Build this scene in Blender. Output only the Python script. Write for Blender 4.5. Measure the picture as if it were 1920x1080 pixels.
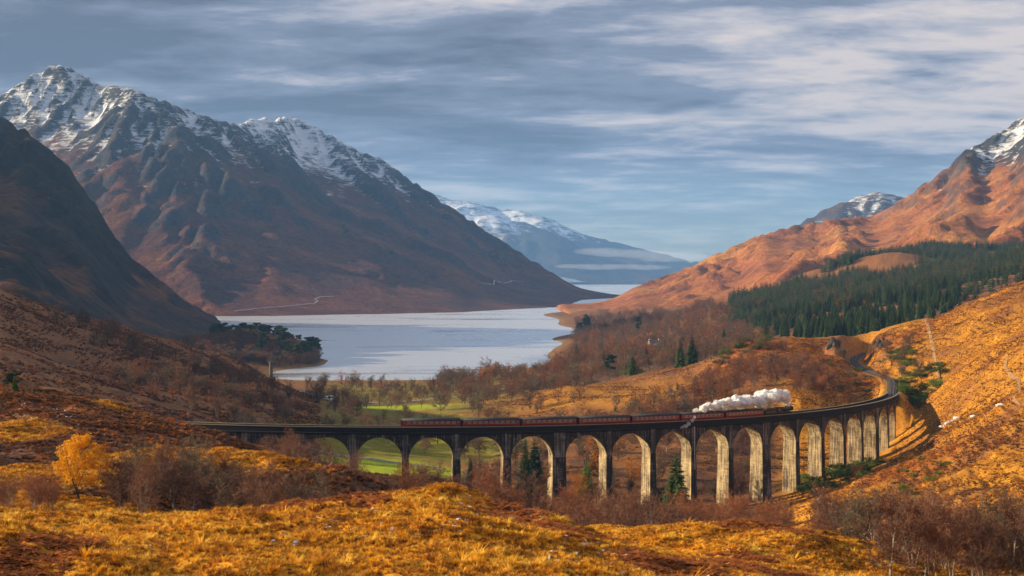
import bpy, bmesh, math, random
import numpy as np
from mathutils import Vector, Matrix

for o in list(bpy.data.objects):
    bpy.data.objects.remove(o, do_unlink=True)
SC = bpy.context.scene
COL = SC.collection
rng = np.random.default_rng(11)
random.seed(11)

# ------------------------------------------------------------------ camera
F = 2608.7          # focal length in pixels of the 1920 wide photograph
Y0 = 514.9          # horizon row
HC = 95.0           # camera height above the loch (z = 0)
cam = bpy.data.cameras.new('camera')
cam.sensor_fit = 'HORIZONTAL'
cam.sensor_width = 36.0
cam.lens = 36.0 * F / 1920.0
cam.shift_y = -(540.0 - Y0) / 1920.0
cam.clip_start = 1.0
cam.clip_end = 60000.0
camo = bpy.data.objects.new('camera', cam)
COL.objects.link(camo)
camo.location = (0, 0, HC)
camo.rotation_euler = (math.pi / 2, 0, 0)
SC.camera = camo

# ------------------------------------------------------------------ light
SUN_EL = math.radians(18.0)
SUN_AZ = math.radians(3.0)      # the sun stands to the left (-x), a little beyond the viaduct
sd = Vector((-math.cos(SUN_EL) * math.cos(SUN_AZ), math.cos(SUN_EL) * math.sin(SUN_AZ), math.sin(SUN_EL)))
sun = bpy.data.lights.new('sun', 'SUN')
sun.energy = 5.0
sun.angle = math.radians(0.6)
sun.color = (1.0, 0.79, 0.50)
suno = bpy.data.objects.new('sun', sun)
COL.objects.link(suno)
suno.rotation_euler = sd.to_track_quat('Z', 'Y').to_euler()

world = bpy.data.worlds.new('World')
SC.world = world
world.use_nodes = True
def build_world():
    nt = world.node_tree
    nt.nodes.clear()
    N = nt.nodes.new
    L = nt.links.new
    out = N('ShaderNodeOutputWorld')
    bg = N('ShaderNodeBackground')
    tc = N('ShaderNodeTexCoord')
    sky = N('ShaderNodeTexSky')
    sky.sky_type = 'NISHITA'
    sky.sun_disc = False
    sky.sun_elevation = SUN_EL
    sky.sun_rotation = math.atan2(sd.x, sd.y)
    sky.air_density = 1.3
    sky.dust_density = 0.6
    skym = N('ShaderNodeVectorMath'); skym.operation = 'SCALE'; skym.inputs[3].default_value = 0.07
    tint = N('ShaderNodeVectorMath'); tint.operation = 'MULTIPLY'; tint.inputs[1].default_value = (0.70, 0.92, 1.18)
    L(sky.outputs[0], tint.inputs[0]); L(tint.outputs[0], skym.inputs[0])
    sep = N('ShaderNodeSeparateXYZ')
    L(tc.outputs['Generated'], sep.inputs[0])
    def math_(op, a, b=None, c=None, clamp=False):
        m = N('ShaderNodeMath'); m.operation = op; m.use_clamp = clamp
        for i, v in enumerate((a, b, c)):
            if v is None: continue
            if isinstance(v, (int, float)): m.inputs[i].default_value = v
            else: L(v, m.inputs[i])
        return m.outputs[0]
    zz = math_('MAXIMUM', sep.outputs[2], 0.0)
    den = math_('ADD', zz, 0.13)
    px = math_('DIVIDE', sep.outputs[0], den)
    py = math_('DIVIDE', sep.outputs[1], den)
    cmb = N('ShaderNodeCombineXYZ')
    L(math_('MULTIPLY', px, 0.72), cmb.inputs[0]); L(math_('MULTIPLY', py, 1.25), cmb.inputs[1])
    def noise(scale, detail, rough, off, dist=0.0):
        mp = N('ShaderNodeMapping'); mp.inputs['Location'].default_value = off
        L(cmb.outputs[0], mp.inputs[0])
        n = N('ShaderNodeTexNoise'); n.inputs['Scale'].default_value = scale
        n.inputs['Detail'].default_value = detail; n.inputs['Roughness'].default_value = rough
        n.inputs['Distortion'].default_value = dist
        L(mp.outputs[0], n.inputs['Vector'])
        return n.outputs['Fac']
    big = noise(0.6, 3, 0.5, (3.1, 1.7, 0))
    mid = noise(2.1, 8, 0.60, (7.3, 2.2, 0.4), 0.35)
    fine = noise(5.5, 8, 0.62, (1.3, 9.2, 0.9), 0.3)
    dens = math_('ADD', math_('MULTIPLY', big, 0.46), math_('ADD', math_('MULTIPLY', mid, 0.56), math_('MULTIPLY', fine, 0.30)))
    # denser cloud away to the left
    dens = math_('ADD', dens, math_('MULTIPLY', sep.outputs[0], -0.10))
    dens = math_('ADD', dens, math_('MULTIPLY_ADD', math_('MINIMUM', zz, 0.25), 0.30, -0.045))
    ramp = N('ShaderNodeValToRGB')
    L(dens, ramp.inputs[0])
    e = ramp.color_ramp.elements
    e[0].position = 0.53; e[0].color = (0.36, 0.315, 0.30, 1)
    e[1].position = 0.77; e[1].color = (0.062, 0.072, 0.100, 1)
    k = e.new(0.595); k.color = (0.235, 0.23, 0.255, 1)
    k = e.new(0.66); k.color = (0.118, 0.135, 0.180, 1)
    # an overcast sky grows brighter towards the zenith
    zen = math_('ADD', math_('MULTIPLY', math_('SMOOTH_MIN', zz, 0.75, 0.2), 1.15), 0.80)
    csc = N('ShaderNodeVectorMath'); csc.operation = 'SCALE'
    L(ramp.outputs[0], csc.inputs[0]); L(zen, csc.inputs[3])
    # the cloud opens towards the horizon
    cov = math_('MULTIPLY_ADD', zz, 8.5, 0.30, True)
    thin = math_('MULTIPLY_ADD', mid, 2.2, -0.75, True)
    cover = math_('MAXIMUM', cov, math_('MULTIPLY', thin, 0.7), clamp=True)
    mix = N('ShaderNodeMix'); mix.data_type = 'RGBA'
    L(cover, mix.inputs[0]); L(skym.outputs[0], mix.inputs[6]); L(csc.outputs[0], mix.inputs[7])
    L(mix.outputs[2], bg.inputs[0])
    bg.inputs[1].default_value = 1.0
    L(bg.outputs[0], out.inputs[0])
build_world()

SC.view_settings.view_transform = 'Standard'
SC.view_settings.look = 'None'
SC.view_settings.gamma = 1.0
SC.view_settings.use_curve_mapping = False
SC.view_settings.exposure = 1.1
SC.cycles.use_denoising = True
SC.cycles.max_bounces = 6
SC.cycles.diffuse_bounces = 2
SC.cycles.glossy_bounces = 2
SC.cycles.transmission_bounces = 4
SC.cycles.transparent_max_bounces = 6
SC.cycles.volume_bounces = 2
SC.cycles.use_adaptive_sampling = True
SC.cycles.adaptive_threshold = 0.02

# ------------------------------------------------------------------ helpers
def P(px, py, D):
    """the world point seen at pixel (px, py) of the photograph at distance D"""
    return ((px - 960.0) / F * D, D, HC - (py - Y0) / F * D)

def link(o, parent=None):
    COL.objects.link(o)
    if parent is not None:
        o.parent = parent
    return o

def tag(o, label=None, category=None, group=None, kind=None):
    if label: o['label'] = label
    if category: o['category'] = category
    if group: o['group'] = group
    if kind: o['kind'] = kind
    return o

def empty(name, loc=(0, 0, 0), rz=0.0):
    o = bpy.data.objects.new(name, None)
    o.empty_display_size = 0.5
    o.location = loc
    o.rotation_euler = (0, 0, rz)
    return link(o)

class MB:
    """collects shapes, builds one mesh"""
    def __init__(s):
        s.v = []; s.f = []; s.m = []
    def add(s, verts, faces, mi=0):
        b = len(s.v)
        s.v.extend([tuple(p) for p in verts])
        s.f.extend([tuple(b + i for i in f) for f in faces])
        s.m.extend([mi] * len(faces))
    def box(s, c, d, mi=0, rz=0.0, top=(1, 1)):
        x, y, z = d[0] / 2, d[1] / 2, d[2] / 2
        vs = []
        for k, (tx, ty) in ((-1, (1, 1)), (1, top)):
            for i, j in ((-1, -1), (1, -1), (1, 1), (-1, 1)):
                X, Y = i * x * tx, j * y * ty
                if rz: X, Y = X * math.cos(rz) - Y * math.sin(rz), X * math.sin(rz) + Y * math.cos(rz)
                vs.append((c[0] + X, c[1] + Y, c[2] + k * z))
        s.add(vs, [(3, 2, 1, 0), (4, 5, 6, 7), (0, 1, 5, 4), (1, 2, 6, 5), (2, 3, 7, 6), (3, 0, 4, 7)], mi)
    def tube(s, a, b, r0, r1, n=5, mi=0, caps=False):
        a = Vector(a); b = Vector(b)
        d = (b - a)
        if d.length < 1e-6: return
        d.normalize()
        u = d.orthogonal().normalized(); w = d.cross(u)
        vs = []
        for p, r in ((a, r0), (b, r1)):
            for i in range(n):
                t = 2 * math.pi * i / n
                vs.append(p + u * (math.cos(t) * r) + w * (math.sin(t) * r))
        fs = [(i, (i + 1) % n, n + (i + 1) % n, n + i) for i in range(n)]
        if caps:
            fs.append(tuple(range(n - 1, -1, -1))); fs.append(tuple(range(n, 2 * n)))
        s.add(vs, fs, mi)
    def lathe(s, prof, n=16, axis='z', c=(0, 0, 0), mi=0):
        vs = []
        for r, h in prof:
            for i in range(n):
                t = 2 * math.pi * i / n
                a, b = r * math.cos(t), r * math.sin(t)
                if axis == 'z': q = (a, b, h)
                elif axis == 'x': q = (h, a, b)
                else: q = (a, h, b)
                vs.append((q[0] + c[0], q[1] + c[1], q[2] + c[2]))
        fs = []
        for k in range(len(prof) - 1):
            for i in range(n):
                j = (i + 1) % n
                fs.append((k * n + i, k * n + j, (k + 1) * n + j, (k + 1) * n + i))
        fs.append(tuple(range(n - 1, -1, -1)))
        fs.append(tuple((len(prof) - 1) * n + i for i in range(n)))
        s.add(vs, fs, mi)
    def mesh(s, name, mats, smooth=False):
        me = bpy.data.meshes.new(name)
        me.from_pydata(s.v, [], s.f)
        for m in (mats if isinstance(mats, (list, tuple)) else [mats]):
            me.materials.append(m)
        if any(s.m):
            me.polygons.foreach_set('material_index', s.m)
        if smooth:
            me.polygons.foreach_set('use_smooth', [True] * len(me.polygons))
        me.update()
        return me
    def build(s, name, mats, parent=None, smooth=False):
        return link(bpy.data.objects.new(name, s.mesh(name, mats, smooth)), parent)

def copy_tree(o, parent=None):
    c = o.copy()
    COL.objects.link(c)
    if parent is not None:
        c.parent = parent
        c.matrix_parent_inverse = o.matrix_parent_inverse.copy()
    for ch in list(o.children):
        copy_tree(ch, c)
    return c

# ---- numpy noise
def _hash(ix, iy, seed):
    h = (ix.astype(np.int64) * 374761393 + iy.astype(np.int64) * 668265263 + seed * 982451653) & 0x7fffffff
    h = ((h ^ (h >> 13)) * 1274126177) & 0x7fffffff
    return (h ^ (h >> 16)) & 0xffff
def gnoise(x, y, seed=0):
    x0 = np.floor(x); y0 = np.floor(y)
    fx = x - x0; fy = y - y0
    u = fx * fx * fx * (fx * (fx * 6 - 15) + 10); v = fy * fy * fy * (fy * (fy * 6 - 15) + 10)
    def g(ix, iy, dx, dy):
        a = _hash(ix, iy, seed) * (2 * np.pi / 65536.0)
        return np.cos(a) * dx + np.sin(a) * dy
    n00 = g(x0, y0, fx, fy); n10 = g(x0 + 1, y0, fx - 1, fy)
    n01 = g(x0, y0 + 1, fx, fy - 1); n11 = g(x0 + 1, y0 + 1, fx - 1, fy - 1)
    return ((n00 * (1 - u) + n10 * u) * (1 - v) + (n01 * (1 - u) + n11 * u) * v) * 1.5
def fbm(x, y, lam, octv=4, seed=0, gain=0.5, ridged=False):
    t = np.zeros_like(x); a = 1.0; s = 0.0; f = 1.0 / lam
    for i in range(octv):
        n = gnoise(x * f + 13.7 * i, y * f - 7.1 * i, seed + i * 17)
        if ridged: n = 1 - 2 * np.abs(n)
        t += a * n; s += a; a *= gain; f *= 2.03
    return t / s
def sstep(a, b, x):
    t = np.clip((x - a) / (b - a), 0, 1)
    return t * t * (3 - 2 * t)

# ---- node material helpers
def new_mat(name):
    m = bpy.data.materials.new(name)
    m.use_nodes = True
    nt = m.node_tree
    nt.nodes.clear()
    return m, nt
def nd(nt, typ, **kw):
    n = nt.nodes.new(typ)
    for k, v in kw.items():
        if k in n.inputs.keys(): n.inputs[k].default_value = v
        else: setattr(n, k, v)
    return n
def mixrgb(nt, fac, a, b, mode='MIX'):
    n = nt.nodes.new('ShaderNodeMix'); n.data_type = 'RGBA'; n.blend_type = mode
    for i, v in ((0, fac), (6, a), (7, b)):
        if isinstance(v, (int, float)): n.inputs[i].default_value = v
        elif isinstance(v, tuple): n.inputs[i].default_value = v if len(v) == 4 else (*v, 1)
        else: nt.links.new(v, n.inputs[i])
    return n.outputs[2]
def mth(nt, op, a, b=None, c=None, clamp=False):
    n = nt.nodes.new('ShaderNodeMath'); n.operation = op; n.use_clamp = clamp
    for i, v in enumerate((a, b, c)):
        if v is None: continue
        if isinstance(v, (int, float)): n.inputs[i].default_value = v
        else: nt.links.new(v, n.inputs[i])
    return n.outputs[0]
def tnoise(nt, scale, detail=4, rough=0.55, vec=None, dist=0.0):
    n = nd(nt, 'ShaderNodeTexNoise', Scale=scale, Detail=detail, Roughness=rough, Distortion=dist)
    if vec is not None: nt.links.new(vec, n.inputs['Vector'])
    return n.outputs['Fac']
def simple_mat(name, col, rough=0.7, var=0.25, scale=2.0, metal=0.0, bump=0.0, rnd=0.0, translucent=0.0, spec=0.3):
    """a base colour broken up by noise (and by a per-object random tone)"""
    m, nt = new_mat(name)
    out = nd(nt, 'ShaderNodeOutputMaterial')
    b = nd(nt, 'ShaderNodeBsdfPrincipled', Roughness=rough, Metallic=metal)
    b.inputs['Specular IOR Level'].default_value = spec
    tc = nd(nt, 'ShaderNodeTexCoord')
    n = tnoise(nt, scale, 5, 0.6, tc.outputs['Object'])
    f = mth(nt, 'MULTIPLY_ADD', n, 2.0 * var, 1.0 - var)
    if rnd:
        oi = nd(nt, 'ShaderNodeObjectInfo')
        f = mth(nt, 'MULTIPLY', f, mth(nt, 'MULTIPLY_ADD', oi.outputs['Random'], 2 * rnd, 1 - rnd))
    v = nd(nt, 'ShaderNodeVectorMath', operation='SCALE')
    v.inputs[0].default_value = col
    nt.links.new(f, v.inputs[3])
    c = v.outputs[0]
    nt.links.new(c, b.inputs['Base Color'])
    if bump:
        bp = nd(nt, 'ShaderNodeBump', Strength=bump, Distance=0.05)
        nt.links.new(n, bp.inputs['Height']); nt.links.new(bp.outputs[0], b.inputs['Normal'])
    sh = b.outputs[0]
    if translucent:
        t = nd(nt, 'ShaderNodeBsdfTranslucent'); nt.links.new(c, t.inputs[0])
        mx = nd(nt, 'ShaderNodeMixShader'); mx.inputs[0].default_value = translucent
        nt.links.new(sh, mx.inputs[1]); nt.links.new(t.outputs[0], mx.inputs[2]); sh = mx.outputs[0]
    nt.links.new(sh, out.inputs[0])
    return m
def leaf_mat(name, c0, c1, translucent=0.35, rough=0.6):
    """foliage: tone varies from tree to tree and from clump to clump"""
    m, nt = new_mat(name)
    out = nd(nt, 'ShaderNodeOutputMaterial')
    oi = nd(nt, 'ShaderNodeObjectInfo'); tc = nd(nt, 'ShaderNodeTexCoord')
    n = tnoise(nt, 0.9, 3, 0.6, tc.outputs['Object'])
    f = mth(nt, 'ADD', mth(nt, 'MULTIPLY', n, 1.1), mth(nt, 'MULTIPLY_ADD', oi.outputs['Random'], 0.7, -0.4), clamp=True)
    c = mixrgb(nt, f, c0, c1)
    b = nd(nt, 'ShaderNodeBsdfPrincipled', Roughness=rough)
    b.inputs['Specular IOR Level'].default_value = 0.2
    nt.links.new(c, b.inputs['Base Color'])
    t = nd(nt, 'ShaderNodeBsdfTranslucent'); nt.links.new(c, t.inputs[0])
    mx = nd(nt, 'ShaderNodeMixShader'); mx.inputs[0].default_value = translucent
    nt.links.new(b.outputs[0], mx.inputs[1]); nt.links.new(t.outputs[0], mx.inputs[2])
    nt.links.new(mx.outputs[0], out.inputs[0])
    return m
# ------------------------------------------------------------------ line of the viaduct (an arc) and of the railway
VX0, VD0, VPHI, VR = 16.32, 475.9, 0.307, 247.3      # outer face of the viaduct
VCX, VCY = VX0 - VR * math.sin(VPHI), VD0 + VR * math.cos(VPHI)
VW = 5.6                                             # width over the parapets
def vz(s): return 43.475 - 0.010 * s                 # top of the coping
def vp(s, off=0.0, z=0.0):
    """point at arc length s along the outer face; off = metres in from that face"""
    a = VPHI + s / VR
    r = VR - off
    return (VCX + r * math.sin(a), VCY - r * math.cos(a), z)
def vdir(s):
    a = VPHI + s / VR
    return a
SPAN = 15.24
WN, WWD = 2.1, 4.3
PIERS = []          # (s, width)
def _mk_piers():
    order = [WN] * 4
    right = [(0.0, WWD)]
    s = 0.0; w0 = WWD
    for w in [WN] * 4 + [WWD] + [WN] * 4 + [WWD] + [WN] * 2:
        s += SPAN + (w0 + w) / 2; right.append((s, w)); w0 = w
    endr = s + SPAN + w0 / 2
    left = []; s = 0.0; w0 = WWD
    for w in [WN] * 4 + [WWD] + [WN] * 2:
        s -= SPAN + (w0 + w) / 2; left.append((s, w)); w0 = w
    endl = s - SPAN - w0 / 2
    return left[::-1] + right, endl, endr
PIERS, S_L, S_R = _mk_piers()
RAIL_DROP = 1.12
TRACK = []          # centre line (x, y, z of the rail head)
for s in np.arange(S_L - 60, S_R + 1, 6.0):
    x, y, _ = vp(s, VW / 2); TRACK.append((x, y, vz(s) - RAIL_DROP))
def _ext_track():
    # from the right end of the viaduct the line bends left into the cutting, then right behind the spur
    p = [P(1672, 724, 722), P(1645, 706, 758), P(1621, 692, 796), P(1605, 681, 836), P(1601, 675, 868), P(1607, 669, 905), P(1625, 663, 945), P(1660, 655, 1000)]
    z0 = TRACK[-1][2]
    pts = [TRACK[-2], TRACK[-1]] + [(q[0], q[1], z0 + 0.012 * (i + 1) * 30) for i, q in enumerate(p)]
    out = []
    for i in range(1, len(pts) - 2):
        a, b, c, d = (np.array(pts[j]) for j in (i - 1, i, i + 1, i + 2))
        for t in np.linspace(0, 1, 8, endpoint=False):
            out.append(tuple(0.5 * ((2 * b) + (-a + c) * t + (2 * a - 5 * b + 4 * c - d) * t * t + (-a + 3 * b - 3 * c + d) * t ** 3)))
    return out[1:]
TRACK_EXT = _ext_track()

# ------------------------------------------------------------------ ground heights: surveyed spots, interpolated
VIS = [ # (px, py, distance): spots that can be seen
 # near bench and knoll
 (0,1085,72),(200,1085,74),(450,1085,76),(750,1085,76),(1000,1085,78),(1200,1090,86),(0,988,84),(70,1040,78),
 (200,1022,98),(400,1022,98),(600,1008,100),(750,997,100),(900,1002,100),(1000,1028,98),
 (0,962,125),(150,970,125),(300,975,125),(440,968,125),(560,944,128),(650,930,130),(750,925,130),(860,923,130),(930,938,127),(1000,966,122),(1060,990,118),(1150,1018,112),(1250,1047,105),(1350,1080,98),(1450,1110,95),(1700,1160,92),(1920,1190,92),
 (1060,982,165),(1200,982,165),(1300,979,165),(1400,984,165),(1500,1000,160),(1600,1022,155),(1660,1055,148),(1300,1040,140),(1450,1062,135),(1550,1085,130),(1750,1105,140),(1920,1095,150),
 # left bench
 (150,930,172),(100,905,185),(0,900,185),(0,860,210),(200,850,225),(300,848,225),(420,848,222),(500,852,218),(560,860,212),(640,873,205),(400,890,203),(300,882,200),
 (0,725,300),(100,738,290),(200,750,285),(300,781,280),(380,807,275),(440,829,270),(100,802,245),(200,812,240),(0,792,245),(300,826,238),
 # viaduct foot
 (460,833,447),(560,851,447),(658,884,452),(758,897,457),
 (1437,932,532),(1497,898,552),(1542,873,575),(1582,858,598),(1615,847,620),(1641,836,642),(1625,846,615),(1660,812,662),(1678,795,684),(1692,778,692),(1660,834,612),(1640,850,600),(1560,885,545),
 # pitch and valley behind
 (620,885,520),(700,881,530),(800,893,520),(600,850,590),(700,863,580),(830,881,560),(700,832,660),(800,801,760),(900,832,650),
 (1400,862,600),(1450,838,650),(1150,747,760),(1050,752,780),(1250,737,780),(1300,722,800),(1060,727,860),(1200,717,880),(1280,717,850),
 # rust-coloured hill beside the line
 (1320,706,800),(1400,648,860),(1450,632,880),(1540,634,880),(1590,648,872),(1400,722,720),(1500,702,740),(1555,680,790),(1500,748,680),(1600,738,715),(1590,704,775),
 (1572,662,850),
 # hillside on the right
 (1636,660,865),(1680,638,850),(1640,630,905),(1700,603,900),(1760,591,900),(1800,573,880),(1860,551,850),(1920,533,830),(2100,480,800),(2400,430,750),
 (1700,690,745),(1760,700,700),(1720,760,665),(1800,700,640),(1900,650,600),(1800,780,570),(1900,750,500),(1900,820,430),(1750,850,500),(1660,868,570),(1700,910,430),(1800,900,400),(1900,900,370),(1850,960,310),(1600,925,440),(1650,950,380),(2100,800,400),(2100,950,250),(1700,830,590),(1800,1000,260),(1920,1000,250),(1700,965,300),
 # hill in the left middle distance
 (430,672,1000),(330,645,950),(200,612,900),(60,566,850),(0,545,830),(-200,450,800),(-500,330,800),(545,746,900),(500,716,960),(300,720,650),(100,690,600),(200,702,640),(400,750,610),(0,660,560),(570,786,680),(-300,625,560),
 # right shore and woods
 (1200,652,1500),(1300,622,1600),(1400,600,1700),(1200,622,2000),(1250,602,2400),(1350,590,2200),(1200,592,2900),(1500,602,1500),(1600,602,1400),
 (1450,565,1900),(1600,528,2000),(1700,510,2100),(1850,500,2200),(1680,472,2250),(1620,492,2230),(1745,490,2230),(1830,486,2150),(1900,496,2130),(1500,515,2300),(1360,565,2100),(1750,470,2500),(1920,480,2400),
]
HID = [ # (px, distance, z): spots out of sight
 (1150,135,66.5),(250,165,65.8),(450,170,64),(600,173,61),(720,180,58),(850,180,57),(100,150,70),(1000,150,63),
 (1750,165,59.5),(1920,170,60),(1650,185,55),(1600,300,38),
 (300,248,64.5),(450,245,62),(100,360,58),(300,350,52),(450,350,47),(560,330,48),(650,300,50),(0,380,60),(-200,300,71.5),(-200,150,68),(-200,90,79),(-600,120,73),(-600,300,74),(-500,500,74),(450,540,35),(490,520,32),(540,560,24),
 (855,460,20),(950,465,14),(1050,470,11),(1144,480,10),(1226,490,9.5),(1300,500,9.5),(1370,515,9.6),
 (900,230,50),(1100,230,51),(1300,230,51),(1500,230,47),(700,250,51),(900,320,37),(1100,320,38),(1300,320,36),(1500,330,31),(700,380,38),(900,400,25),(1100,400,21),(1300,410,19),(1500,430,18),
 (1100,600,16),(1250,600,18),(1000,610,17),(1350,640,19),
 (1700,1100,48),(1920,1100,62),(1640,1050,45),(2200,1100,100),
 (430,1150,8),(300,1200,10),(100,1200,30),(0,1200,45),(-300,1200,110),
 (480,1520,22),(560,1490,12),(598,1480,2),(420,1600,22),(375,1600,4),(450,1350,5),(520,1420,3),(640,1500,-6),(545,1340,-3),(600,1310,-3),(620,1400,-5),(520,1640,-4),(600,1620,-6),(350,1840,-4),(410,1860,-4),(300,1750,2),(330,1600,3),
 (520,1235,1.4),(650,1235,1.2),(740,1235,1.2),(830,1235,1.6),(560,1290,-2),(650,1300,-3),(800,1300,-3),(650,1180,2.5),(800,1180,3),
 (1100,1500,8),(1110,2000,8),(1110,2800,8),(1000,1240,6),(985,1500,-4),(980,1900,-6),(990,2800,-7),(900,1360,-4),(900,1230,4),(1020,1380,4),(1045,1730,0.8),(1058,1560,2),(1085,1980,3),(1080,2900,3),(1060,3500,2),(1000,3600,-8),
 (700,2000,-10),(800,3000,-12),(500,2600,-10),(300,2200,-4),(100,2000,20),(-300,2000,60),(600,3800,-8),(900,5000,-10),(1100,4500,-8),
 (700,900,9),(850,900,9),(1000,950,14),(1150,1050,18),(1300,1050,29),(1450,1050,37),(600,1000,5.5),(700,1100,4),(900,1100,6),(1100,1250,12),(560,1050,5.5),(620,930,8),(1300,1300,26),
 (1300,3200,30),(1500,3000,70),(1800,3000,130),(2200,3000,200),(2200,2000,160),(2200,1500,130),(1500,5000,-10),(2200,5000,-10),(200,5000,-10),(-400,5000,-10),(-400,3500,10),(2700,600,130),(2700,300,90),(2700,120,90),(2300,120,72),(2300,200,62),
 (0,45,81),(500,45,80),(960,45,80),(1500,45,78),(1920,45,77),(960,18,83),(0,18,84),(1920,18,82),(-600,45,80),(2600,45,78),(-300,62,80.5),
]
def _ctrl():
    A = []
    for px, py, D in VIS:
        A.append(((px - 960) / F, math.log(D), HC - (py - Y0) / F * D))
    for px, D, z in HID:
        A.append(((px - 960) / F, math.log(D), z))
    return np.array(A)
CT = _ctrl()
def _rbf_fit():
    n = len(CT)
    d = np.hypot(CT[:, None, 0] - CT[None, :, 0], CT[:, None, 1] - CT[None, :, 1])
    A = np.zeros((n + 3, n + 3))
    A[:n, :n] = -d
    A[:n, :n] -= np.eye(n) * 0.001
    A[:n, n] = 1; A[:n, n + 1:] = CT[:, :2]
    A[n, :n] = 1; A[n + 1:, :n] = CT[:, :2].T
    b = np.zeros(n + 3); b[:n] = CT[:, 2]
    return np.linalg.solve(A, b)
RB = _rbf_fit()
TRK = np.array(TRACK[::2] + TRACK_EXT[::3])
TRK_EXT_N = len(TRACK_EXT[::3])
def poly_dist(x, y, pts):
    """distance to a polyline and its height at the nearest point"""
    best = np.full(x.shape, 1e9); zz = np.zeros_like(x)
    for a, b in zip(pts[:-1], pts[1:]):
        dx, dy = b[0] - a[0], b[1] - a[1]
        t = np.clip(((x - a[0]) * dx + (y - a[1]) * dy) / (dx * dx + dy * dy + 1e-9), 0, 1)
        d = np.hypot(x - a[0] - t * dx, y - a[1] - t * dy)
        m = d < best
        best[m] = d[m]; zz[m] = (a[2] + t * (b[2] - a[2]))[m]
    return best, zz
def in_blob(px, D, cx, cD, rx, rD, soft=0.35):
    """1 inside an ellipse laid over the ground, 0 outside"""
    X = (px - 960) / F * D; cX = (cx - 960) / F * cD
    q = np.sqrt(((X - cX) / (rx / F * cD)) ** 2 + ((D - cD) / rD) ** 2)
    return 1 - sstep(1 - soft, 1 + soft, q)
def ground_z(x, y, detail=True):
    x = np.asarray(x, float); y = np.asarray(y, float)
    shp = x.shape
    x = x.ravel(); y = np.maximum(y.ravel(), 5.0)
    u = x / y; w = np.log(y)
    z = np.empty_like(x)
    for i in range(0, len(x), 20000):
        sl = slice(i, i + 20000)
        d = np.hypot(u[sl, None] - CT[None, :, 0], w[sl, None] - CT[None, :, 1])
        z[sl] = -d @ RB[:-3] + RB[-3] + RB[-2] * u[sl] + RB[-1] * w[sl]
    px = 960 + F * u
    if detail:
        land = sstep(0.5, 10, z)
        flat = np.maximum(in_blob(px, y, 710, 550, 150, 60), sstep(40, 0, z) * sstep(800, 900, y) * sstep(1400, 1200, y) * (px < 900))
        k = land * (1 - 0.92 * flat)
        n = fbm(x, y, 210, 3, 1) * 9 * sstep(700, 1500, y) + fbm(x, y, 60, 3, 2) * 4.0 * sstep(230, 480, y)
        n += fbm(x, y, 22, 3, 3) * 1.35 * sstep(60, 110, y) + fbm(x, y, 7, 2, 4) * 0.85 * sstep(500, 250, y)
        n += (fbm(x, y, 2.3, 2, 5, ridged=True) - 0.3) * 0.32 * sstep(320, 160, y)
        # sheep tracks and terracettes across the steeper right hillside
        n += fbm(x * 0.5 + z * 3, y * 0.25 + z * 3, 9, 3, 6) * 1.5 * sstep(1450, 1600, px) * sstep(240, 330, y) * sstep(1000, 800, y)
        n += fbm(x, y, 42, 2, 7) * 3.2 * sstep(1480, 1620, px) * sstep(230, 300, y) * sstep(1000, 800, y)
        dv, _ = poly_dist(x, y, TRK[:len(TRACK[::2])])
        n *= 0.2 + 0.8 * sstep(15, 60, dv)
        z = z + n * k
        # rock knoll beside the line
        z += 7.0 * in_blob(px, y, 1566, 842, 16, 14, 0.6)
        dd, zt = poly_dist(x, y, TRK)
        on_v, _ = poly_dist(x, y, np.array([t for s, t in zip(np.arange(S_L - 60, S_R + 1, 6.0), TRACK) if S_L - 2 < s < S_R - 6]))
        t = (1 - sstep(4.0, 13.0, dd)) * (on_v > dd + 0.5)
        z = z * (1 - t) + (zt - 0.55) * t
        # ground never rises above the foot of the arches
        t2 = 1 - sstep(4, 14, on_v)
        z = np.where(on_v < 14, z * (1 - t2) + np.minimum(z, zt - 6) * t2, z)
    return z.reshape(shp)
def gz(x, y):
    return float(ground_z(np.array([x]), np.array([y]))[0])

# colours of the ground: linear base colours
C_GOLD = np.array((0.60, 0.275, 0.025)); C_OCHRE = np.array((0.36, 0.160, 0.022)); C_RUST = np.array((0.30, 0.095, 0.022))
C_HEATH = np.array((0.105, 0.052, 0.034)); C_BROWN = np.array((0.20, 0.085, 0.030)); C_GREEN = np.array((0.31, 0.36, 0.016))
C_WOOD = np.array((0.10, 0.055, 0.032)); C_SHORE = np.array((0.22, 0.12, 0.045)); C_OLIVE = np.array((0.20, 0.165, 0.03)); C_ROCK = np.array((0.13, 0.12, 0.11))
RUST_BLOBS = [(640,945,None),]
def rust_mask(x, y, px):
    m = np.zeros_like(x)
    for cx, cD, rx, rD in ((600,126,130,7),(690,120,60,5),(960,121,70,8),(1090,112,110,6),(1260,100,120,7),(1470,160,60,10),(1380,163,50,6),(1450,112,160,9),(1350,137,120,4),(80,78,90,8),(50,262,120,14),(330,262,130,12),
                           (1400,800,90,40),(1340,760,60,40),(1450,850,110,20),(1700,850,70,30),(1560,760,70,50),(1700,470,90,25),(1500,175,120,6)):
        m = np.maximum(m, in_blob(px, y, cx, cD, rx, rD, 0.6))
    return m
def ground_masks(x, y, z):
    px = 960 + F * x / y
    n1 = fbm(x, y, 30, 4, 21); n2 = fbm(x, y, 5.0, 4, 22); n3 = fbm(x, y, 140, 3, 23)
    return px, n1, n2, n3
def gold_mask(px, y):
    return np.maximum.reduce([in_blob(px, y, 420, 216, 250, 15, .3), in_blob(px, y, 60, 189, 150, 14, .3), in_blob(px, y, 30, 236, 90, 12, .4), 0.9 * in_blob(px, y, 240, 283, 60, 8, .4)])
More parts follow.
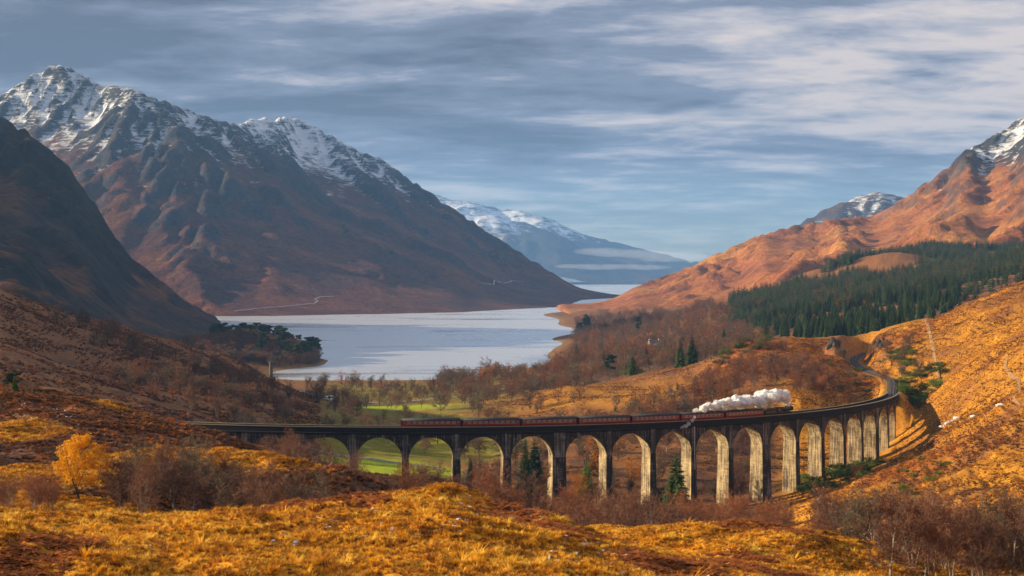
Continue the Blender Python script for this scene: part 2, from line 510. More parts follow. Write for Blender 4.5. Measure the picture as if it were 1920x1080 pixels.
def ground_colour(x, y, z):
    px, n1, n2, n3 = ground_masks(x, y, z)
    c = np.empty(x.shape + (3,))
    def lay(m, col):
        m = np.clip(m, 0, 1)[..., None]
        c[:] = c * (1 - m) + col * m
    c[:] = C_GOLD
    lay(sstep(-0.15, 0.35, n1 * 0.6 + n2 * 0.6), C_OCHRE)
    # beyond the bench the valley is brown, olive and wooded
    mid = sstep(300, 420, y) * sstep(1500, 1440, px + n1 * 60)
    lay(mid, C_BROWN)
    lay(sstep(420, 520, y) * sstep(620, 520, px) * sstep(1400, 1200, y), np.array((0.21, 0.095, 0.040)))
    lay(sstep(420, 520, y) * sstep(620, 520, px) * sstep(1400, 1200, y) * sstep(-0.05, 0.35, n1 + 0.4 * n3), np.array((0.36, 0.16, 0.05)))
    lay(mid * sstep(0.0, 0.4, n1) * 0.8, C_HEATH)
    lay(sstep(150, 175, y) * sstep(330, 300, y) * sstep(150, 260, px) * sstep(1750, 1600, px) * (1 - in_blob(px, y, 330, 222, 330, 26, .3)) * (1 - in_blob(px, y, 50, 190, 160, 24, .3)) * (1 - in_blob(px, y, 1300, 158, 330, 12, .2)), C_WOOD)
    lay(sstep(1500, 1800, px) * sstep(130, 150, y) * sstep(240, 200, y), C_WOOD)
    hill = sstep(176, 182, y) * sstep(700, 600, px) * sstep(420, 360, y)
    lay(hill * (1 - gold_mask(px, y)), C_BROWN * 0.9)
    lay(hill * (1 - gold_mask(px, y)) * sstep(0.0, 0.4, n1 + n2 * 0.5), C_HEATH * 1.2)
    vall = sstep(640, 720, y) * sstep(1250, 1150, y) * sstep(560, 640, px) * sstep(1010, 900, px)
    lay(vall * sstep(-0.35, 0.1, n1), C_OLIVE)
    lay(vall * in_blob(px, y, 760, 900, 120, 60, .3), C_GREEN * 1.0)
    lay(in_blob(px, y, 1160, 800, 190, 75, .3) * 0.9, C_OCHRE)
    lay(sstep(880, 1000, y) * sstep(1020, 1100, px) * sstep(1700, 1500, y), C_WOOD)
    lay(sstep(700, 760, y) * sstep(1300, 1340, px) * sstep(1660, 1620, px) * sstep(1000, 940, y), C_BROWN * 1.25)
    # hillside on the right
    rh = sstep(1560, 1640, px) * sstep(240, 300, y) * sstep(1050, 950, y)
    lay(rh, C_OCHRE)
    lay(rh * sstep(-0.1, 0.4, n1 + 0.4 * n2 + 0.5 * n3), C_BROWN)
    lay(rh * sstep(0.2, 0.5, -n1 + 0.4 * n2), C_GOLD * 0.8)
    far = sstep(1100, 1500, y)
    lay(far, C_BROWN)
    lay(far * sstep(-0.1, 0.35, n3 + 0.4 * n1), C_HEATH * 1.2)
    lay(sstep(1400, 1600, y) * sstep(1560, 1640, px) * 0.7, C_BROWN * 1.25)
    lay(sstep(1.8, 0.8, z) * sstep(1000, 1150, y), C_SHORE)
    lay(in_blob(px, y, 700, 546, 160, 46, .12), C_GREEN)
    lay(in_blob(px, y, 760, 650, 210, 70, .4) * 0.6, C_GREEN * 0.65)
    lay(rust_mask(x, y, px) * sstep(-0.35, 0.1, n2 + n1 * 0.5), C_RUST)
    lay(in_blob(px, y, 1566, 842, 16, 12, 0.5) * 0.9, C_ROCK * 0.6)
    lay(in_blob(px, y, 1655, 860, 16, 22, 0.6) * sstep(-0.2, 0.2, n2) * 0.9, C_ROCK)
    c *= (1 + 0.35 * np.clip(n2, -1, 1))[..., None]
    return np.clip(c, 0.005, 0.9)
def ground_snow(x, y, z):
    """thin patches of lying snow"""
    px = 960 + F * x / y
    n1 = fbm(x, y, 14, 4, 31); n2 = fbm(x, y, 1.6, 3, 32)
    k = np.maximum.reduce([in_blob(px, y, 800, 106, 300, 22, .4), in_blob(px, y, 1150, 100, 220, 16, .4), 0.85 * in_blob(px, y, 1560, 145, 90, 10, .4), 0.5 * in_blob(px, y, 350, 95, 300, 20, .4),
                           0.7 * in_blob(px, y, 250, 215, 220, 25, .4), 0.6 * in_blob(px, y, 50, 255, 120, 20, .4), 0.8 * in_blob(px, y, 1780, 560, 40, 20, .4)])
    return 0.9 * k * sstep(-0.30, 0.35, n1) * sstep(0.0, 0.4, n2)

def grid_mesh(name, X, Y, Z, mat, attrs, wrap=None):
    ny, nx = X.shape
    me = bpy.data.meshes.new(name)
    nv = nx * ny
    me.vertices.add(nv)
    co = np.stack([X.ravel(), Y.ravel(), Z.ravel()], 1).astype(np.float32)
    me.vertices.foreach_set('co', co.ravel())
    i = np.arange((ny - 1) * (nx - 1))
    r, q = i // (nx - 1), i % (nx - 1)
    a = r * nx + q
    quads = np.stack([a, a + 1, a + nx + 1, a + nx], 1).astype(np.int32)
    if wrap is not None:
        quads = quads[wrap(quads, co)]
    nf = len(quads)
    me.loops.add(nf * 4); me.polygons.add(nf)
    me.loops.foreach_set('vertex_index', quads.ravel())
    me.polygons.foreach_set('loop_start', np.arange(0, nf * 4, 4, dtype=np.int32))
    me.polygons.foreach_set('use_smooth', np.ones(nf, bool))
    me.update(calc_edges=True)
    for k, v in attrs.items():
        if v.ndim == 3:
            at = me.attributes.new(k, 'FLOAT_COLOR', 'POINT')
            at.data.foreach_set('color', np.concatenate([v.reshape(-1, 3), np.ones((nv, 1))], 1).astype(np.float32).ravel())
        else:
            at = me.attributes.new(k, 'FLOAT', 'POINT')
            at.data.foreach_set('value', v.astype(np.float32).ravel())
    me.materials.append(mat)
    return link(bpy.data.objects.new(name, me))

SNOFF = -2.34
def terrain_mat(name, fine, bump_d, snow_scale, bump_s=0.6, streak=False):
    m, nt = new_mat(name)
    L = nt.links.new
    out = nd(nt, 'ShaderNodeOutputMaterial')
    b = nd(nt, 'ShaderNodeBsdfPrincipled', Roughness=0.95)
    b.inputs['Specular IOR Level'].default_value = 0.1
    geo = nd(nt, 'ShaderNodeNewGeometry')
    ca = nd(nt, 'ShaderNodeAttribute', attribute_name='Col')
    sa = nd(nt, 'ShaderNodeAttribute', attribute_name='snow')
    n1 = tnoise(nt, 1.0 / fine, 8, 0.68, geo.outputs['Position'])
    n2 = tnoise(nt, 0.23 / fine, 6, 0.65, geo.outputs['Position'], 0.6)
    f = mth(nt, 'MULTIPLY_ADD', n1, 2.2, -0.1)
    f = mth(nt, 'MULTIPLY', f, mth(nt, 'MULTIPLY_ADD', n2, 1.1, 0.45))
    v = nd(nt, 'ShaderNodeVectorMath', operation='SCALE')
    L(ca.outputs['Color'], v.inputs[0]); L(f, v.inputs[3])
    sn = tnoise(nt, 1.0 / snow_scale, 7, 0.7, geo.outputs['Position'], 0.4)
    mpz = nd(nt, 'ShaderNodeMapping'); mpz.inputs['Rotation'].default_value = (0.5, 0.6, 0.3); mpz.inputs['Scale'].default_value = (0.35, 1.0, 2.6)
    L(geo.outputs['Position'], mpz.inputs[0])
    sn2 = tnoise(nt, 2.2 / snow_scale, 6, 0.75, mpz.outputs[0], 0.5)
    snn = mth(nt, 'ADD', mth(nt, 'MULTIPLY', sn, 0.9), mth(nt, 'MULTIPLY', sn2, 1.5))
    sf = mth(nt, 'MULTIPLY', mth(nt, 'ADD', sa.outputs['Fac'], mth(nt, 'MULTIPLY_ADD', snn, 1.5, SNOFF)), 2.2, clamp=True)
    c = mixrgb(nt, mth(nt, 'MULTIPLY', sf, 0.86), v.outputs[0], (0.80, 0.82, 0.86))
    L(c, b.inputs['Base Color'])
    bp = nd(nt, 'ShaderNodeBump', Strength=bump_s, Distance=bump_d)
    L(mth(nt, 'ADD', n1, mth(nt, 'MULTIPLY', n2, 1.5)), bp.inputs['Height']); L(bp.outputs[0], b.inputs['Normal'])
    L(b.outputs[0], out.inputs[0])
    return m
M_GROUND = terrain_mat('moor_ground', 1.2, 0.35, 1.6)
def build_ground():
    uin = np.linspace(-0.40, 0.40, 720)
    uo = 0.40 + np.cumsum(np.linspace(0.002, 0.02, 45))
    U = np.concatenate([-uo[::-1], uin, uo])
    Wd = np.concatenate([np.linspace(math.log(16), math.log(62), 24, endpoint=False), np.linspace(math.log(62), math.log(1000), 380, endpoint=False), np.linspace(math.log(1000), math.log(5200), 130)])
    uu, ww = np.meshgrid(U, Wd)
    D = np.exp(ww)
    X = uu * D; Y = D
    Z = ground_z(X, Y)
    o = grid_mesh('ground', X, Y, Z, M_GROUND, {'Col': ground_colour(X, Y, Z), 'snow': ground_snow(X, Y, Z)})
    tag(o, kind='structure')
    return o
ground = build_ground()

# ------------------------------------------------------------------ mountains: ridge lines, weathered by running water
def erode(h, cell, n, batches, steps=45, k_er=0.42, seed=5):
    r = np.random.default_rng(seed)
    ny, nx = h.shape
    for b in range(batches):
        x = r.uniform(1, nx - 3, n); y = r.uniform(1, ny - 3, n)
        dx = np.zeros(n); dy = np.zeros(n); sed = np.zeros(n); vel = np.ones(n); wat = np.ones(n)
        for s in range(steps):
            ix = x.astype(int); iy = y.astype(int); fx = x - ix; fy = y - iy
            i00 = iy * nx + ix
            hf = h.ravel()
            h00, h10, h01, h11 = hf[i00], hf[i00 + 1], hf[i00 + nx], hf[i00 + nx + 1]
            gx = (h10 - h00) * (1 - fy) + (h11 - h01) * fy
            gy = (h01 - h00) * (1 - fx) + (h11 - h10) * fx
            h0 = h00 * (1 - fx) * (1 - fy) + h10 * fx * (1 - fy) + h01 * (1 - fx) * fy + h11 * fx * fy
            dx = dx * 0.25 - gx * 0.75; dy = dy * 0.25 - gy * 0.75
            l = np.hypot(dx, dy) + 1e-9
            dx /= l; dy /= l
            x2 = np.clip(x + dx, 1, nx - 3); y2 = np.clip(y + dy, 1, ny - 3)
            jx = x2.astype(int); jy = y2.astype(int); gx2 = x2 - jx; gy2 = y2 - jy
            j = jy * nx + jx
            h1 = hf[j] * (1 - gx2) * (1 - gy2) + hf[j + 1] * gx2 * (1 - gy2) + hf[j + nx] * (1 - gx2) * gy2 + hf[j + nx + 1] * gx2 * gy2
            dh = h1 - h0
            cap = np.maximum(-dh / cell, 0.02) * vel * wat * 13.0
            up = dh > 0
            dep = np.where(up, np.minimum(dh, sed), np.where(sed > cap, (sed - cap) * 0.25, 0.0))
            er = np.where(~up & (sed <= cap), np.minimum((cap - sed) * k_er, -dh), 0.0)
            sed += er - dep
            am = dep - er
            upd = np.zeros(nx * ny)
            for di, wgt in ((0, (1 - fx) * (1 - fy)), (1, fx * (1 - fy)), (nx, (1 - fx) * fy), (nx + 1, fx * fy)):
                upd += np.bincount(i00 + di, weights=am * wgt, minlength=nx * ny)
            h += np.clip(upd, -0.05 * cell, 0.05 * cell).reshape(h.shape)
            vel = np.sqrt(np.maximum(vel * vel - dh / cell * 1.2, 0.05)); vel = np.minimum(vel, 3)
            wat *= 0.975
            x, y = x2, y2
    return h
def blur(a, k=1):
    for _ in range(k):
        p = np.pad(a, 1, mode='edge')
        a = (p[1:-1, 1:-1] * 4 + (p[:-2, 1:-1] + p[2:, 1:-1] + p[1:-1, :-2] + p[1:-1, 2:]) * 2 + p[:-2, :-2] + p[:-2, 2:] + p[2:, :-2] + p[2:, 2:]) / 16
    return a
def mountain(name, ridges, box, cell, slope, noise_amp, mat, colfn, skyline=None, warp=70, T=22, er=(9000, 8), seed=3, base=-14, lam=420, cut=None):
    x0, x1, y0, y1 = box
    X, Y = np.meshgrid(np.arange(x0, x1, cell), np.arange(y0, y1, cell))
    XW = X + fbm(X, Y, 700, 3, seed) * warp; YW = Y + fbm(X, Y, 700, 3, seed + 50) * warp
    hs = []
    for rd in ridges:
        pts, sl = rd if isinstance(rd, tuple) else (rd, slope)
        pts = [P(*p) for p in pts]
        best = np.full(X.shape, -50.0)
        for a, b in zip(pts[:-1], pts[1:]):
            dx, dy = b[0] - a[0], b[1] - a[1]
            t = np.clip(((XW - a[0]) * dx + (YW - a[1]) * dy) / (dx * dx + dy * dy + 1e-9), 0, 1)
            d = np.hypot(XW - a[0] - t * dx, YW - a[1] - t * dy)
            z = np.maximum(a[2] + t * (b[2] - a[2]), 8) - base
            q = np.sqrt(d * d + 30.0 ** 2) - 30.0
            t1 = np.clip(1 - q * sl / (z + 25), 0, 1)
            best = np.maximum(best, z * (0.58 * t1 + 0.42 * t1 * t1) + base)
        hs.append(best)
    H = np.array(hs)
    mx = H.max(0)
    h = mx + T * np.log(np.exp((H - mx) / T).sum(0)) * sstep(base + 5, base + 170, mx)
    k = sstep(base + 4, 160, h)
    h = h + k * noise_amp * (fbm(X, Y, lam, 5, seed + 9, 0.52, ridged=True) - 0.25) + k * noise_amp * 0.28 * fbm(X, Y, 100, 4, seed + 30, 0.6)
    h = erode(h, cell, er[0], er[1], seed=seed)
    h = h * 0.85 + blur(h, 1) * 0.15
    if skyline:
        sp = np.array([q[0] for q in skyline]); se = np.array([-(q[1] - Y0) / F for q in skyline])
        px = 960 + F * X / Y
        bins = np.arange(sp.min(), sp.max(), 8.0)
        for it in range(3):
            e = (h - HC) / Y
            rr = []
            for bpx in bins:
                m = np.abs(px - bpx) < 9
                if not m.any(): rr.append(1.0); continue
                ee = np.where(m, e, -9); j = np.argmax(ee)
                need = HC + np.interp(bpx, sp, se) * Y.ravel()[j]
                rr.append(np.clip((need + 30) / (h.ravel()[j] + 30), 0.6, 1.6))
            rr = np.convolve(np.pad(rr, 2, mode='edge'), np.ones(5) / 5, 'valid')
            h = (h + 30) * np.interp(px, bins, rr) - 30
    if cut:
        h = h - 70 * sstep(cut[0], cut[1], 960 + F * X / Y)
    h = np.maximum(h, -15.5)
    gy, gx = np.gradient(h, cell)
    slp = np.hypot(gx, gy)
    curv = (blur(h, 6) - h)
    col, snow = colfn(X, Y, h, slp, curv)
    def keep(q, co):
        return co[q][:, :, 2].max(1) > base + 3
    o = grid_mesh(name, X, Y, h, mat, {'Col': col, 'snow': snow}, wrap=keep)
    tag(o, kind='structure')
    return o, X, Y, h
M_MOUNT = terrain_mat('mountain_slope', 16.0, 9.0, 55.0, 1.0)
M_FAR = terrain_mat('far_range', 40.0, 8.0, 160.0, 0.6)
def col_mix(base, *layers):
    c = np.empty(layers[0][0].shape + (3,)); c[:] = base
    for m, k in layers:
        m = np.clip(m, 0, 1)[..., None]
        c = c * (1 - m) + np.array(k) * m
    return c
HEATHER = (0.092, 0.038, 0.030); GRASSY = (0.150, 0.060, 0.030); CRAG = (0.042, 0.043, 0.052); DARKV = (0.055, 0.042, 0.035)
def col_fg(X, Y, h, slp, curv):
    n = fbm(X, Y, 260, 5, 61); n2 = fbm(X, Y, 60, 4, 62)
    strata = fbm(X * 0.35 + h * 0.9, Y * 0.25 + h * 1.1, 80, 4, 66)
    rock = sstep(0.62, 1.05, slp + 0.35 * n2 + 0.35 * n) * sstep(60, 200, h) + sstep(0.15, 0.5, strata) * sstep(140, 420, h) * 0.8
    col = col_mix(HEATHER, (sstep(-0.1, 0.4, n), GRASSY), (sstep(0.0, 0.5, -n + 0.3 * n2) * 0.6, DARKV), (rock, CRAG), (sstep(430, 640, h) * 0.75, CRAG))
    snow = sstep(250, 780, h + 120 * n + 60 * n2) * 0.95 + np.clip(curv, -6, 8) * 0.035 * sstep(250, 420, h) - 0.32 * sstep(0.75, 1.3, slp) - 0.22 * np.clip(strata, 0, 1)
    snow += 0.22 * sstep(5500, 6000, Y) * sstep(380, 560, h)
    return col, snow + 0.04
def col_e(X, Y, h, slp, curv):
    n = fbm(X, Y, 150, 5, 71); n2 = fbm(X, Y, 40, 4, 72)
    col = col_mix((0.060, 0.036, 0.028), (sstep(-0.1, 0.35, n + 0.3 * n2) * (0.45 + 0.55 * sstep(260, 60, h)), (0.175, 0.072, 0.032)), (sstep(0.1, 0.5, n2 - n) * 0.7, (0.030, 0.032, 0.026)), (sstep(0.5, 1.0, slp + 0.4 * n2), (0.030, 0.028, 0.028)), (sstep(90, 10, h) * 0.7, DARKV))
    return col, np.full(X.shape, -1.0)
def col_i(X, Y, h, slp, curv):
    n = fbm(X, Y, 230, 5, 81); n2 = fbm(X, Y, 55, 4, 82)
    rock = sstep(0.75, 1.15, slp + 0.3 * n2) * sstep(120, 300, h) * 0.7
    col = col_mix((0.30, 0.105, 0.036), (sstep(-0.1, 0.4, n), (0.38, 0.165, 0.045)), (sstep(0.05, 0.45, n2 - 0.4 * n), (0.17, 0.062, 0.034)), (rock, (0.075, 0.060, 0.055)), (sstep(350, 450, h + 60 * n2), CRAG))
    snow = sstep(300, 560, h + 70 * n + 40 * n2) * 0.9 + np.clip(curv, -6, 8) * 0.05 * sstep(190, 300, h) - 0.25 * sstep(0.8, 1.3, slp)
    return col, snow + 0.04
def col_h(X, Y, h, slp, curv):
    n = fbm(X, Y, 800, 5, 91)
    col = col_mix((0.055, 0.050, 0.050), (sstep(0, 0.4, n), (0.09, 0.06, 0.05)))
    snow = sstep(350, 700, h + 160 * n) * 0.95 + np.clip(curv, -20, 20) * 0.012
    return col, snow
FG_SKY = [(-60,215),(0,176),(40,150),(75,130),(110,119),(140,130),(190,157),(250,165),(300,184),(350,203),(400,220),(430,231),(480,222),(530,218),(570,224),(620,250),(680,285),(720,296),(770,333),(830,374),(890,414),(950,454),(1010,492),(1060,522),(1100,543)]
MASSIF = mountain('mountain_massif', [
    ([(-700,330,5800),(-300,290,5500),(-60,215,5250),(0,175,5100),(40,150,5050),(75,130,5000),(110,120,5000),(145,133,4950),(190,158,4900),(255,168,4700),(310,190,4900),(370,214,5150),(430,232,5500)], 0.62),
    ([(255,168,4700),(330,235,4480),(385,310,4300),(430,385,4120),(480,455,3980),(540,515,3860),(600,556,3780)], 0.52),
    ([(110,120,5000),(150,220,4700),(190,320,4400),(250,420,4000),(330,500,3600),(430,570,3300)], 0.55),
    ([(310,190,4900),(430,250,4780),(490,292,4720),(560,344,4680),(640,394,4700),(720,440,4760),(800,488,4820),(880,533,4880),(940,552,4930)], 0.55),
    ([(430,232,5600),(480,222,6000),(530,218,6200),(575,226,6200),(620,250,6150),(680,285,6100),(720,296,6100),(770,335,6050),(830,375,6000),(890,415,5950),(950,455,5900),(1010,495,5850),(1060,523,5800),(1105,545,5750),(1128,553,5750)], 0.62),
    ([(620,250,6150),(660,310,5850),(720,380,5550),(790,450,5350),(860,510,5200)], 0.7),
    ([(830,375,6000),(860,440,5700),(900,500,5480),(950,540,5350)], 0.6)],
    (-3600, 760, 3000, 7300), 13.0, 0.6, 64, M_MOUNT, col_fg, FG_SKY, er=(30000, 18), seed=3, lam=420)[1:]
E_SKY = [(-100,150),(0,215),(60,250),(120,300),(160,350),(200,410),(240,470),(290,513),(340,553),(400,593)]
mountain('mountain_dark_shoulder', [
    ([(-1100,60,2500),(-700,70,2400),(-300,90,2300),(-100,150,2250),(0,215,2200),(60,250,2180),(120,300,2160),(160,350,2140),(200,410,2110),(240,470,2080),(290,515,2050),(340,555,2020),(400,595,1990),(435,622,1960)], 0.62),
    ([(-300,90,2300),(-200,250,1950),(-120,400,1650),(-60,500,1400)], 0.6),
    ([(60,250,2180),(90,400,1950),(150,520,1750),(230,600,1600)], 0.8)],
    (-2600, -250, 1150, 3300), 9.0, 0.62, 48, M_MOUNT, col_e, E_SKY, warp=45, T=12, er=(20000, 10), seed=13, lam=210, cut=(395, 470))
I_SKY = [(1120,565),(1150,556),(1200,532),(1290,500),(1350,470),(1420,440),(1500,420),(1560,411),(1640,402),(1680,377),(1720,350),(1770,316),(1800,284),(1850,258),(1885,236),(1920,214),(1990,180)]
mountain('mountain_right', [
    ([(1075,580,3900),(1115,566,3950),(1150,556,3950),(1200,532,3950),(1290,500,3950),(1350,470,3950),(1420,440,3950),(1500,420,3950),(1560,411,3950),(1640,402,4000),(1680,377,4050),(1720,350,4100),(1770,315,4200),(1800,285,4300),(1850,258,4300),(1885,235,4400),(1920,215,4500),(2050,150,4600),(2400,110,4700)], 0.55),
    ([(1640,402,4000),(1600,435,3500),(1560,470,3050),(1500,505,2700)], 0.45),
    ([(1850,258,4300),(1820,330,3700),(1780,385,3250),(1730,430,2850)], 0.5),
    ([(2050,150,4600),(1960,280,3700),(1920,370,3150),(1890,430,2750)], 0.5),
    ([(1400,450,3900),(1350,498,3450),(1310,540,3050)], 0.4)],
    (120, 3300, 2450, 5600), 11.0, 0.5, 58, M_MOUNT, col_i, I_SKY, er=(26000, 12), seed=23, T=18, lam=300)
mountain('mountain_snowy_behind', [[(1380,470,8200),(1440,446,8000),(1470,432,8000),(1520,405,8000),(1560,385,8000),(1610,366,8000),(1650,358,8000),(1680,366,8000),(1760,380,8200),(1900,400,8500)]],
    (1000, 3300, 7000, 9300), 24.0, 0.6, 60, M_MOUNT, lambda X, Y, h, s, c: (col_fg(X, Y, h, s, c)[0], col_fg(X, Y, h, s, c)[1] + 0.1), [(1440,446),(1470,432),(1520,405),(1560,385),(1610,366),(1650,358),(1680,366)], er=(8000, 5), seed=33)
mountain('mountain_far_range', [
    [(560,300,17200),(760,352,17000),(850,375,16800),(880,378,16800),(930,388,16800),(990,396,16800),(1040,411,16800),(1090,436,16800),(1140,450,16800),(1190,461,16800),(1240,475,16800),(1300,492,16800)],
    ([(700,395,14800),(850,402,14800),(920,408,14800),(990,420,14800),(1050,447,14800),(1110,482,14800),(1160,505,14800)], 0.4),
    ([(960,500,15800),(1100,496,15900),(1200,492,16000),(1300,494,16200),(1400,500,16500),(1600,500,16800)], 0.35)],
    (-4200, 5200, 13300, 18400), 46.0, 0.42, 110, M_FAR, col_h, [(850,374),(880,378),(930,388),(990,396),(1040,411),(1090,436),(1140,450),(1190,461),(1240,475)], warp=200, T=40, er=(9000, 6), seed=43, lam=1200)

# ------------------------------------------------------------------ the loch
def water_mat():
    m, nt = new_mat('loch_water')
    L = nt.links.new
    out = nd(nt, 'ShaderNodeOutputMaterial')
    b = nd(nt, 'ShaderNodeBsdfPrincipled', IOR=1.33)
    geo = nd(nt, 'ShaderNodeNewGeometry')
    mp = nd(nt, 'ShaderNodeMapping'); mp.inputs['Scale'].default_value = (0.0022, 0.0052, 1)
    L(geo.outputs['Position'], mp.inputs[0])
    n = tnoise(nt, 1.0, 5, 0.6, mp.outputs[0], 0.8)
    calm = mth(nt, 'MULTIPLY_ADD', n, 5.0, -2.68, clamp=True)
    b.inputs['Metallic'].default_value = 0.8          # metal-like sheen put into the water to brighten it, over a near-white base
    b.inputs['Base Color'].default_value = (0.97, 0.95, 0.91, 1)
    L(mth(nt, 'MULTIPLY_ADD', calm, -0.24, 0.31), b.inputs['Roughness'])
    w = nd(nt, 'ShaderNodeMapping'); w.inputs['Scale'].default_value = (0.22, 0.35, 1)
    L(geo.outputs['Position'], w.inputs[0])
    bp = nd(nt, 'ShaderNodeBump', Distance=1.0)
    L(mth(nt, 'MULTIPLY_ADD', calm, -0.22, 0.25), bp.inputs['Strength'])
    L(tnoise(nt, 1.0, 4, 0.6, w.outputs[0]), bp.inputs['Height']); L(bp.outputs[0], b.inputs['Normal'])
    L(b.outputs[0], out.inputs[0])
    return m
mb = MB()
mb.add([(-3500, 900, 0), (3000, 900, 0), (6500, 18300, 0), (-6500, 18300, 0)], [(0, 1, 2, 3)])
tag(mb.build('loch_water', water_mat()), kind='structure')
# ------------------------------------------------------------------ the viaduct
def concrete_mat(name, dark, pale, stain, streak_scale=1.0):
    """mass concrete: pale lime runs and dark lichen, both drawn out downwards"""
    m, nt = new_mat(name)
    L = nt.links.new
    out = nd(nt, 'ShaderNodeOutputMaterial')
    b = nd(nt, 'ShaderNodeBsdfPrincipled', Roughness=0.9)
    b.inputs['Specular IOR Level'].default_value = 0.15
    geo = nd(nt, 'ShaderNodeNewGeometry')
    mp = nd(nt, 'ShaderNodeMapping'); mp.inputs['Scale'].default_value = (1.5 * streak_scale, 1.5 * streak_scale, 0.10)
    L(geo.outputs['Position'], mp.inputs[0])
    st = tnoise(nt, 1.0, 6, 0.68, mp.outputs[0], 0.15)
    bl = tnoise(nt, 0.16, 5, 0.6, geo.outputs['Position'])
    mp2 = nd(nt, 'ShaderNodeMapping'); mp2.inputs['Scale'].default_value = (0.35, 0.35, 2.2)
    L(geo.outputs['Position'], mp2.inputs[0])
    lift = tnoise(nt, 1.0, 4, 0.6, mp2.outputs[0])
    f = mth(nt, 'ADD', mth(nt, 'MULTIPLY', st, 0.8), mth(nt, 'MULTIPLY', bl, 0.5))
    f = mth(nt, 'ADD', f, mth(nt, 'MULTIPLY', lift, 0.22))
    fac = mth(nt, 'MULTIPLY_ADD', f, 4.6, -3.45 - stain, clamp=True)
    c = mixrgb(nt, fac, dark, pale)
    sx = nd(nt, 'ShaderNodeSeparateXYZ'); L(geo.outputs['Position'], sx.inputs[0])
    wob = mth(nt, 'MULTIPLY_ADD', bl, 0.25, 0.0)
    fr = mth(nt, 'FRACT', mth(nt, 'ADD', mth(nt, 'MULTIPLY', sx.outputs[2], 0.78), wob))
    joint = mth(nt, 'MULTIPLY', mth(nt, 'LESS_THAN', fr, 0.07), mth(nt, 'MULTIPLY_ADD', bl, 1.4, -0.3, clamp=True))
    c = mixrgb(nt, mth(nt, 'MULTIPLY', joint, 0.6), c, (0.05, 0.045, 0.04))
    sp = tnoise(nt, 2.6, 6, 0.7, geo.outputs['Position'])
    c = mixrgb(nt, mth(nt, 'MULTIPLY', sp, 0.75), c, (0.03, 0.03, 0.028), 'MULTIPLY')
    L(c, b.inputs['Base Color'])
    bp = nd(nt, 'ShaderNodeBump', Strength=0.5, Distance=0.12)
    L(mth(nt, 'ADD', sp, lift), bp.inputs['Height']); L(bp.outputs[0], b.inputs['Normal'])
    L(b.outputs[0], out.inputs[0])
    return m
M_CFACE = concrete_mat('dark_concrete_face', (0.048, 0.043, 0.040), (0.42, 0.38, 0.34), 0.12, 1.2)  # for outward faces, darker than the soffits and pier sides
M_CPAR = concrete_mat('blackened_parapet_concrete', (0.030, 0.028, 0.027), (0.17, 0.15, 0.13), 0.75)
M_CPALE = concrete_mat('pale_concrete', (0.15, 0.115, 0.080), (0.74, 0.58, 0.34), -0.34, 1.1)  # for soffits and pier sides, the sun's gold put into the pale tone
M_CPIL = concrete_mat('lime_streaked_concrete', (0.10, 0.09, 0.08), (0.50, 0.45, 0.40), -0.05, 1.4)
M_COPE = simple_mat('coping_stone', (0.22, 0.18, 0.12), 0.9, 0.4, 0.8)
M_BALLAST = simple_mat('ballast', (0.055, 0.046, 0.042), 0.95, 0.5, 6.0, bump=0.5)
M_RAIL = simple_mat('rail_steel', (0.42, 0.38, 0.36), 0.35, 0.2, 2.0, metal=0.8)
M_SLEEPER = simple_mat('sleeper', (0.09, 0.075, 0.065), 0.9, 0.3, 3.0)
M_PIPE = simple_mat('galvanised_pipe', (0.55, 0.55, 0.56), 0.5, 0.15, 2.0, metal=0.3)

SPRING = 11.15       # below the coping
CORN = 2.30          # underside of the string course
viaduct = empty('railway_viaduct', vp(0, VW / 2, 9.0))
tag(viaduct, 'long curved concrete railway viaduct of tall round arches crossing the glen', 'viaduct')
VL = Vector(viaduct.location)
def vloc(s, off, z):
    p = vp(s, off, z)
    return (p[0] - VL.x, p[1] - VL.y, p[2] - VL.z)
def sweep(name, s0, s1, prof, mats, step=2.0, mi=None, parent=viaduct):
    """a closed profile of (offset, drop below coping) swept along the arc"""
    mb = MB(); n = len(prof)
    ss = np.linspace(s0, s1, max(2, int(abs(s1 - s0) / step) + 1))
    vs = []
    for s in ss:
        for o, d in prof: vs.append(vloc(s, o, vz(s) - d))
    fs = []; ms = []
    for k in range(len(ss) - 1):
        for i in range(n):
            j = (i + 1) % n
            fs.append((k * n + i, (k + 1) * n + i, (k + 1) * n + j, k * n + j))
    fs.append(tuple(range(n))); fs.append(tuple((len(ss) - 1) * n + i for i in range(n - 1, -1, -1)))
    mb.add(vs, fs)
    if mi:
        mb.m = [mi[f % n] if f < (len(ss) - 1) * n else 0 for f in range(len(fs))]
    return mb.build(name, mats, parent)
